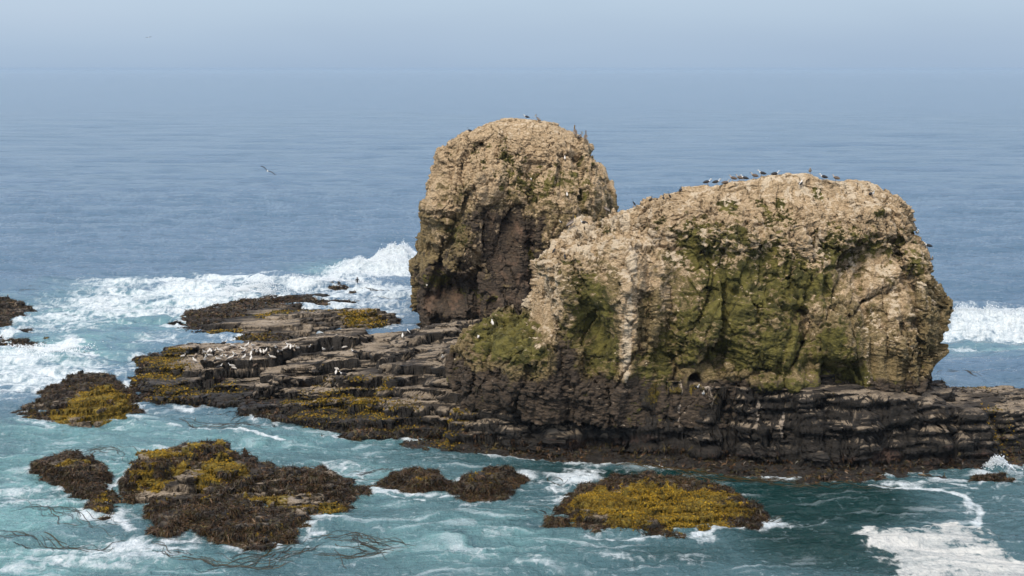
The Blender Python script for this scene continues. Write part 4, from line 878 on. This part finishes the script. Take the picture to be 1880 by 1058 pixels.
def proto(kind, parts):
    root = bpy.data.objects.new(kind, None); root.empty_display_size = .2
    PROTO[kind] = (root, parts)
def bird_parts(body, bmat, wings, wmat, beak, kmat, legs, eye=None):
    pr = [('body', tube(body), bmat)]
    for s in (-1, 1): pr.append(('wing', wing_mesh(*wings, s), wmat))
    pr.append(('beak', sweep(beak), kmat))
    for s in (-1, 1):
        if legs: hx, hz, r, yy = legs; pr.append(('leg', sweep([(hx, s*yy, hz, r*1.6), (hx+.01, s*yy, hz*.5, r), (hx-.01, s*yy, .012, r), (hx+.06, s*yy, .008, r*1.8), (hx+.08, s*yy, .006, r*.8)]), MPk))
    return pr
g_stand = [(-.34, .17, .01, .008), (-.26, .20, .04, .022), (-.15, .235, .075, .06), (-.02, .26, .10, .085), (.09, .29, .095, .09), (.16, .345, .062, .07), (.185, .40, .042, .048), (.195, .44, .046, .046), (.215, .475, .047, .042), (.25, .475, .034, .03), (.275, .47, .014, .014)]
g_leg = (0.0, .20, .009, .04)
g_wing = (.11, -.38, .30, .20, .088)
g_beak = [(.26, 0, .47, .018), (.31, 0, .465, .014), (.345, 0, .452, .006)]
up = lambda rings, dz: [(a, b+dz, c, d) for a, b, c, d in rings]
proto('gull', bird_parts(g_stand, MW, g_wing, MK, g_beak, MY, g_leg))
proto('gull_grey', bird_parts(g_stand, MW, g_wing, MPale, g_beak, MY, g_leg))
proto('gull_young', bird_parts(g_stand, MMot, g_wing, MBr, g_beak, MK, g_leg))
g_sit = [(a, max(.03, b-.16), c, d) for a, b, c, d in g_stand]
proto('gull_sitting', bird_parts(g_sit, MW, (.11, -.38, .14, .08, .088), MK, [(a, b, c-.16, d) for a, b, c, d in g_beak], MY, None))
proto('gull_young_sitting', bird_parts(g_sit, MMot, (.11, -.38, .14, .08, .088), MBr, [(a, b, c-.16, d) for a, b, c, d in g_beak], MK, None))
c_body = [(-.26, .06, .012, .012), (-.20, .13, .045, .03), (-.10, .24, .085, .085), (-.01, .36, .095, .10), (.06, .47, .07, .08), (.085, .56, .036, .045), (.075, .64, .027, .03), (.06, .70, .026, .028), (.075, .745, .034, .03), (.11, .76, .03, .024), (.14, .758, .014, .012)]
proto('cormorant', bird_parts(c_body, MK, (.06, -.24, .46, .12, .085), MK, [(.13, 0, .758, .012), (.18, 0, .762, .009), (.215, 0, .75, .005)], MK, (-.02, .22, .014, .045)))
c_sit = [(-.30, .06, .012, .012), (-.22, .10, .05, .03), (-.10, .14, .09, .08), (.02, .17, .10, .095), (.11, .24, .06, .07), (.14, .32, .033, .04), (.12, .39, .027, .03), (.12, .44, .033, .03), (.16, .455, .03, .024), (.19, .45, .014, .012)]
proto('cormorant_sitting', bird_parts(c_sit, MK, (.10, -.28, .20, .10, .09), MK, [(.18, 0, .452, .012), (.23, 0, .455, .009), (.265, 0, .443, .005)], MK, None))
p_body = [(-.42, .22, .02, .015), (-.34, .28, .08, .05), (-.20, .40, .15, .14), (-.04, .50, .18, .18), (.10, .58, .15, .17), (.20, .68, .085, .11), (.24, .80, .055, .06), (.21, .92, .045, .05), (.20, 1.02, .045, .05), (.24, 1.10, .058, .055), (.30, 1.12, .05, .045), (.35, 1.11, .03, .03)]
proto('pelican', bird_parts(p_body, MBr, (.16, -.46, .60, .28, .165, ), MGr, [(.34, 0, 1.11, .03), (.40, 0, 1.02, .036), (.46, 0, .90, .032), (.50, 0, .78, .022), (.52, 0, .70, .010)], MY, (-.03, .34, .02, .07)))
deps = None
def surface_hit(px, py, objs):
    for k in range(60):
        d = Vector(ray(px, py+k*.7)).normalized(); best = None
        for o in objs:
            ok, loc, nn_, fi = o.ray_cast(Vector((0, 0, CAM_H)), d)
            if ok and (best is None or loc.length < best.length): best = loc.copy(); bn = nn_
        if best is not None: return best
    return None
bpy.context.view_layer.update()
used_names = {}
def put_bird(kind, px, py, heading, label, cat, group, objs, scale=1.0, name=None, sink=.02, drop=None):
    loc = drop if drop is not None else surface_hit(px, py, objs)
    if loc is None: return None
    nm = name or kind.split('_')[0]
    root, parts = PROTO[kind]
    r = root.copy(); r.name = nm; C.objects.link(r)
    r.location = (loc[0], loc[1], loc[2]-sink); r.rotation_euler = (0, 0, R(heading)); r.scale = (scale,)*3
    tag(r, label, cat, group)
    for pn, me, mt in parts:
        if not me.materials: me.materials.append(mt)
        me.name = pn
        c = bpy.data.objects.new(pn, me); C.objects.link(c); c.parent = r
    return r
ORD = ['leftmost', 'second', 'third', 'fourth', 'fifth', 'sixth', 'seventh', 'eighth', 'ninth', 'tenth', 'eleventh', 'twelfth', 'thirteenth', 'fourteenth', 'fifteenth', 'sixteenth', 'seventeenth', 'eighteenth', 'nineteenth', 'twentieth', 'twenty-first', 'twenty-second', 'twenty-third']
rb = np.random.default_rng(21)
# positions read from the photograph's flock (photo pixels of the feet)
S = lambda x, y: (330+x/6.267, 600+y/6.267)
rows = {'back': [(515, 215), (608, 248), (655, 282), (775, 245), (840, 248), (728, 285), (1108, 268), (1135, 262), (1250, 238), (1300, 262), (1355, 278), (1480, 265), (1655, 290), (1760, 272), (1225, 272), (1275, 268)],
        'middle': [(335, 312), (365, 312), (395, 312), (458, 300), (533, 296), (285, 325), (545, 330), (735, 318), (765, 318), (820, 345), (850, 300), (888, 318), (930, 312), (965, 318), (990, 308), (1120, 308), (1160, 318), (1310, 292), (550, 375), (630, 352)],
        'front': [(42, 365), (180, 362), (170, 418), (300, 380), (290, 412), (340, 362), (440, 400), (595, 385), (655, 390), (740, 380), (485, 372), (1060, 380), (820, 398), (520, 432), (595, 480), (875, 470), (615, 500), (460, 490)]}
cnt = 0
for rn, lst in rows.items():
    lst = sorted(lst)
    for i, (a, b) in enumerate(lst):
        px, py = S(a, b); kind = ['gull_grey', 'gull_grey', 'gull', 'gull_grey', 'gull_young', 'gull_grey', 'gull_grey'][int(rb.integers(0, 7))]
        look = {'gull_grey': 'pale grey-backed gull standing', 'gull': 'black-backed white gull standing', 'gull_young': 'mottled young gull standing', 'gull_sitting': 'white gull sitting', 'gull_young_sitting': 'mottled young gull sitting'}[kind]
        where = ORD[i]+(' from left' if i else '')+' in the '+rn+' row of the shelf flock'
        put_bird(kind, px, py, float(rb.uniform(-180, 180)), look+', '+where, 'gull', 'gulls in the flock on the dark shelf', [shelf, reef], float(rb.uniform(1.15, 1.4)))
        cnt += 1
singles = [
 ('gull_grey', 616, 682, 150, 'gull bending on the low slab below the flock, topmost of three', 'gulls on the slabs of the dark shelf'),
 ('gull_grey', 617, 689, 90, 'upright white gull in the middle of three on the low slab below the flock', 'gulls on the slabs of the dark shelf'),
 ('gull', 629, 692, 200, 'pale gull lowest and rightmost of three on the low slab below the flock', 'gulls on the slabs of the dark shelf'),
 ('gull', 650, 651, 170, 'lone gull at the right end of the dark ledge past the flock', 'gulls on the slabs of the dark shelf'),
 ('gull_grey', 635, 642, 20, 'pale gull near the right end of the flock ledge, a step behind it', 'gulls on the slabs of the dark shelf'),
 ('gull_grey', 739, 622, 90, 'white gull standing on the shelf before the tall rear stack, left of a pair', 'gulls on the slabs of the dark shelf'),
 ('gull', 750, 614, 120, 'black-backed gull standing on the shelf before the tall rear stack, right of a pair', 'gulls on the slabs of the dark shelf'),
 ('gull_grey', 813, 661, -90, 'white gull on the squared block left of the green spur', 'gulls on the slabs of the dark shelf'),
 ('gull_grey', 879, 623, 80, 'bright white gull low on the pale step of the green spur', 'gulls on the broad stack'),
 ('gull_grey', 904, 599, 100, 'white gull higher up on top of the green spur', 'gulls on the broad stack'),
 ('gull_sitting', 1280, 713, -60, 'white gull sitting in the mouth of the little black cave', 'gulls on the broad stack'),
 ('gull_grey', 1291, 729, -90, 'bright white gull standing just below the little black cave', 'gulls on the broad stack'),
 ('gull', 1299, 340, 0, 'white-headed dark-backed gull, first of the row along the broad stack\'s top', 'birds along the top of the broad stack'),
 ('gull', 1316, 337, 0, 'white-headed gull sitting low, second in the row on the broad stack\'s top', 'birds along the top of the broad stack'),
 ('gull_young_sitting', 1333, 334, 10, 'brown bird lying down between the white-headed gulls and the upright brown ones', 'birds along the top of the broad stack'),
 ('gull_young', 1345, 328, 160, 'brown young gull on the broad stack\'s rim, left of a close pair', 'birds along the top of the broad stack'),
 ('gull_young', 1357, 328, 150, 'brown young gull on the broad stack\'s rim, right of a close pair', 'birds along the top of the broad stack'),
 ('gull', 1366, 325, 180, 'white-headed black-backed gull facing left in the middle of the rim row', 'birds along the top of the broad stack'),
 ('gull_young', 1384, 322, 150, 'bulky brown bird with raised head on the rim before the last white gull', 'birds along the top of the broad stack'),
 ('gull', 1398, 319, 180, 'white-headed black-backed gull at the high end of the rim row', 'birds along the top of the broad stack'),
 ('gull_sitting', 1424, 320, 0, 'dark-backed gull sitting flat with its white head to the right on the rim', 'birds along the top of the broad stack'),
 ('gull_young', 1487, 317, -100, 'small brown bird standing alone on the crown of the broad stack', 'birds along the top of the broad stack'),
 ('gull', 1511, 318, 180, 'black and white gull seen from behind on the crown of the broad stack', 'birds along the top of the broad stack'),
 ('gull_young', 1534, 325, 140, 'brown gull leaning forward at the right of the broad stack\'s crown', 'birds along the top of the broad stack'),
 ('gull', 1470, 343, 60, 'white-headed gull sitting in a hollow just below the broad stack\'s crown', 'gulls on the broad stack'),
 ('gull', 1601, 362, -60, 'tiny white gull on the upper right slope of the broad stack', 'gulls on the broad stack'),
 ('gull', 1684, 433, -90, 'gull facing the camera on the right shoulder of the broad stack', 'birds on the right shoulder of the broad stack'),
 ('gull', 1703, 447, 180, 'dark-winged gull with lowered tail on the right shoulder, between two others', 'birds on the right shoulder of the broad stack'),
 ('gull_young', 1710, 464, -90, 'small brown bird lowest on the right shoulder of the broad stack', 'birds on the right shoulder of the broad stack'),
 ('gull', 975, 333, 90, 'white gull in the dark green cleft of the tall rear stack', 'gulls on the tall rear stack'),
 ('gull_grey', 1041, 362, 90, 'white gull on the right flank of the tall rear stack', 'gulls on the tall rear stack'),
 ('gull_grey', 1037, 295, 90, 'white gull on the upper right of the tall rear stack', 'gulls on the tall rear stack'),
 ('gull_grey', 784, 527, 90, 'white gull perched low on the dark left edge of the tall rear stack', 'gulls on the tall rear stack'),
 ('gull', 966, 219, 180, 'dark-winged gull lying on the very top of the tall rear stack', 'birds along the top of the tall rear stack'),
 ('gull_sitting', 1031, 410, 180, 'black and white gull tucked on the left saddle wall behind the pelican', 'gulls on the broad stack'),
 ('gull_sitting', 1071, 411, 180, 'dark and white gull sitting on the pale saddle, right of the pelican', 'gulls on the broad stack'),
]
for k, px, py, hd, lb, gr in singles:
    objs = [near_stack, rear_stack, shelf]
    put_bird(k, px, py, hd, lb, 'gull', gr, objs, 1.3)
more = [
 ('cormorant', 1163, 375, 180, 'slim black cormorant with hooked neck, lowest on the rim of the saddle', 'cormorant', 'cormorants on the broad stack', .85),
 ('cormorant_sitting', 1194, 370, 0, 'black cormorant sitting on the rim just right of the slim one', 'cormorant', 'cormorants on the broad stack', 1.0),
 ('cormorant_sitting', 1218, 366, 90, 'small black crouching bird on the rim before the brown pelican pair', 'cormorant', 'cormorants on the broad stack', .8),
 ('cormorant', 1018, 466, 20, 'black cormorant leaning left on the pale left slope of the broad stack', 'cormorant', 'cormorants on the broad stack', .85),
 ('cormorant', 1037, 477, 100, 'black cormorant with bowed head, right of the leaning one on the pale slope', 'cormorant', 'cormorants on the broad stack', .8),
 ('cormorant', 1229, 367, 190, 'brown upright seabird behind its crouching mate where the rim steps up', 'cormorant', 'cormorants on the broad stack', .9),
 ('cormorant_sitting', 1249, 352, 60, 'dark bird crouching on the step of the rim, right of the upright pair', 'cormorant', 'cormorants on the broad stack', .9),
 ('pelican', 1048, 420, 30, 'big grey-brown pelican hunched on the pale saddle with its head turned right', 'pelican', 'pelicans on the stacks', 1.0),
 ('pelican', 1113, 392, 150, 'pelican with pale raised head standing where the two stacks overlap', 'pelican', 'pelicans on the stacks', 1.05),
 ('pelican', 1056, 252, 100, 'tall pelican with stretched neck, leftmost on the rear stack\'s right rim', 'pelican', 'pelicans on the stacks', 1.2),
 ('pelican', 1065, 256, 40, 'brown pelican crouched between its two taller mates on the rear stack', 'pelican', 'pelicans on the stacks', .8),
 ('pelican', 1075, 260, 80, 'pelican with upright neck, rightmost on the rear stack\'s right rim', 'pelican', 'pelicans on the stacks', 1.1),
 ('pelican', 988, 225, 160, 'dark pelican on the rounded summit of the tall rear stack', 'pelican', 'pelicans on the stacks', .8),
 ('cormorant_sitting', 862, 243, 180, 'dark bird crouching on the left brow of the tall rear stack', 'cormorant', 'cormorants on the rear stack', 1.2),
]
for k, px, py, hd, lb, ct, gr, s_ in more:
    put_bird(k, px, py, hd, lb, ct, gr, [near_stack, rear_stack], s_*1.2)
# flying gull
def flying(px, py, Y, roll, hd, span, label):
    X_, Z_ = at_depth(px, py, Y)
    r = bpy.data.objects.new('gull', None); C.objects.link(r); r.location = (X_, Y, Z_); r.rotation_euler = (R(12), R(roll), R(hd))
    tag(r, label, 'gull', 'gulls in flight')
    b = link('body', tube([(-.34, 0, .02, .01), (-.25, .0, .05, .02), (-.1, .0, .07, .055), (.05, .0, .085, .07), (.15, .015, .06, .055), (.22, .03, .045, .045), (.27, .03, .02, .02)]), MW, r); b.rotation_euler = (0, 0, R(90))
    b.data.name = 'body'
    k = link('beak', sweep([(.26, 0, .03, .014), (.33, 0, .02, .005)]), MY, b)
    for s in (-1, 1):
        V = []; F = []; n_ = 10
        for i in range(n_):
            f = i/(n_-1); xx = s*(.05+f*span/2); c_ = .14*(1-f**1.5*.8); sw = .06*math.sin(f*3.1)-.22*f*f; zz = .16*math.sin(f*2.2)-.04*f
            V += [(xx, c_+sw, zz), (xx, c_*.3+sw, zz+.04), (xx, -c_+sw, zz), (xx, c_*.3+sw, zz-.04)]
        F = [(4*i+q, 4*i+(q+1) % 4, 4*i+4+(q+1) % 4, 4*i+4+q) for i in range(n_-1) for q in range(4)]+[(0, 1, 2, 3), (4*n_-4, 4*n_-3, 4*n_-2, 4*n_-1)]
        me = bpy.data.meshes.new('wing'); me.from_pydata(V, [], F); me.update(); link('wing', me, MK, r)
    return r
flying(491, 314, 150, 33, 25, 1.75, 'black-winged white seabird gliding low over the open sea')
flying(273, 69, 420, -8, 10, 1.6, 'distant faint seabird gliding in the pale sky')

# ------------------------------------------------------------------ surfer
def surfer():
    sx, sy = at(656, 529, .35); 
    r = bpy.data.objects.new('person', None); C.objects.link(r); r.location = (sx, sy, .50); r.rotation_euler = (0, 0, R(-70))
    tag(r, 'person in a black wetsuit standing on a board in the white surf', 'person')
    J = {'pel': (0, 0, .86), 'sp': (.03, 0, 1.05), 'ch': (.07, 0, 1.26), 'nk': (.10, 0, 1.42), 'hd': (.12, 0, 1.53), 'tp': (.11, 0, 1.64),
         'sl': (.06, .17, 1.35), 'el': (.16, .27, 1.12), 'wl': (.33, .25, 1.03), 'hl': (.40, .24, 1.02), 'sr': (.06, -.17, 1.35), 'er': (.0, -.29, 1.12), 'wr': (.10, -.36, .93), 'hr': (.14, -.37, .87),
         'hpl': (0, .10, .83), 'kl': (.16, .13, .46), 'al': (.03, .14, .09), 'tl': (.17, .17, .04), 'hpr': (0, -.10, .83), 'kr': (.10, -.15, .46), 'ar': (-.06, -.18, .09), 'tr': (.08, -.20, .04)}
    rad = dict(pel=.14, sp=.13, ch=.155, nk=.06, hd=.095, tp=.07, sl=.07, el=.048, wl=.035, hl=.035, sr=.07, er=.048, wr=.035, hr=.035, hpl=.10, kl=.065, al=.042, tl=.035, hpr=.10, kr=.065, ar=.042, tr=.035)
    E = [('pel', 'sp'), ('sp', 'ch'), ('ch', 'nk'), ('nk', 'hd'), ('hd', 'tp'), ('ch', 'sl'), ('sl', 'el'), ('el', 'wl'), ('wl', 'hl'), ('ch', 'sr'), ('sr', 'er'), ('er', 'wr'), ('wr', 'hr'), ('pel', 'hpl'), ('hpl', 'kl'), ('kl', 'al'), ('al', 'tl'), ('pel', 'hpr'), ('hpr', 'kr'), ('kr', 'ar'), ('ar', 'tr')]
    ks = list(J); vs = [J[k] for k in ks]; es = [(ks.index(a), ks.index(b)) for a, b in E]; rr = [rad[k] for k in ks]
    for hk, s in (('hl', 1), ('hr', -1)):                 # five fingers on each hand
        hx, hy, hz = J[hk]; wi = ks.index(hk)
        for q in range(5):
            o_ = (q-2)*.02; p1 = (hx+.045+(.0 if q else -.03), hy+o_, hz-.02+(.03 if q == 0 else 0)); p2 = (hx+.08-abs(q-2)*.008+(0 if q else -.03), hy+o_*1.2, hz-.05+(.03 if q == 0 else 0))
            vs += [p1, p2]; rr += [.009, .008]; es += [(wi, len(vs)-2), (len(vs)-2, len(vs)-1)]
    me = bpy.data.meshes.new('body'); me.from_pydata(vs, es, []); o = link('body', me, flat_mat('black_wetsuit', (.015, .016, .02), .6), r)
    sk = o.modifiers.new('skin', 'SKIN'); sk.use_smooth_shade = True
    for i, v in enumerate(me.skin_vertices[0].data): v.radius = (rr[i], rr[i]); v.use_root = (i == 0)
    ss = o.modifiers.new('sub', 'SUBSURF'); ss.levels = 1; ss.render_levels = 1
    bpy.context.view_layer.update()
    dg = bpy.context.evaluated_depsgraph_get(); m2 = bpy.data.meshes.new_from_object(o.evaluated_get(dg)); o.modifiers.clear(); o.data = m2; m2.name = 'body'
    link('face', tube([(.155, 1.47, .03, .02), (.18, 1.50, .055, .05), (.20, 1.535, .058, .05), (.212, 1.535, .03, .045), (.222, 1.53, .012, .02)]), flat_mat('skin', (.42, .26, .18)), r)
    link('hair', tube([(.02, 1.53, .05, .05), (.05, 1.57, .09, .085), (.11, 1.59, .10, .095), (.17, 1.61, .075, .06), (.19, 1.62, .03, .02)]), flat_mat('dark_hair', (.02, .015, .012)), r)
    # board
    V = []; n_ = 15
    for i in range(n_):
        f = i/(n_-1)*2-1; wd = .27*math.sqrt(max(0, 1-abs(f)**2.4))+.005; zz = .05+.10*max(0, f)**3
        V += [(f*1.0, -wd, zz), (f*1.0, 0, zz+.035), (f*1.0, wd, zz), (f*1.0, 0, zz-.03)]
    F = [(4*i+q, 4*i+(q+1) % 4, 4*i+4+(q+1) % 4, 4*i+4+q) for i in range(n_-1) for q in range(4)]+[(3, 2, 1, 0), (4*n_-4, 4*n_-3, 4*n_-2, 4*n_-1)]
    me = bpy.data.meshes.new('surfboard'); me.from_pydata(V, [], F); me.polygons.foreach_set('use_smooth', [True]*len(F)); me.update()
    b = link('surfboard', me, flat_mat('dark_board', (.05, .09, .10), .4)); b.location = (sx, sy, .45); b.rotation_euler = (0, R(3), R(8))
    tag(b, 'dark surfboard flat on the foam under the wetsuited person', 'surfboard')
surfer()

# ------------------------------------------------------------------ sea haze
me = bpy.data.meshes.new('haze'); xs = (-17000, 17000); ys = (-60, 31000); zs = (-6, 38)
V = [(a, b, c_) for a in xs for b in ys for c_ in zs]
me.from_pydata(V, [], [(0, 1, 3, 2), (4, 6, 7, 5), (0, 4, 5, 1), (2, 3, 7, 6), (0, 2, 6, 4), (1, 5, 7, 3)]); me.update()
hz = link('haze', me); hz['kind'] = 'stuff'
m = bpy.data.materials.new('sea_haze'); m.use_nodes = True; nt = m.node_tree; nt.nodes.clear()
o_ = N(nt, 'ShaderNodeOutputMaterial'); v_ = N(nt, 'ShaderNodeVolumePrincipled'); v_.inputs['Density'].default_value = .00004
v_.inputs['Color'].default_value = (.49, .62, .75, 1); nt.links.new(v_.outputs[0], o_.inputs['Volume']); me.materials.append(m)
print('done', time.time()-T0)
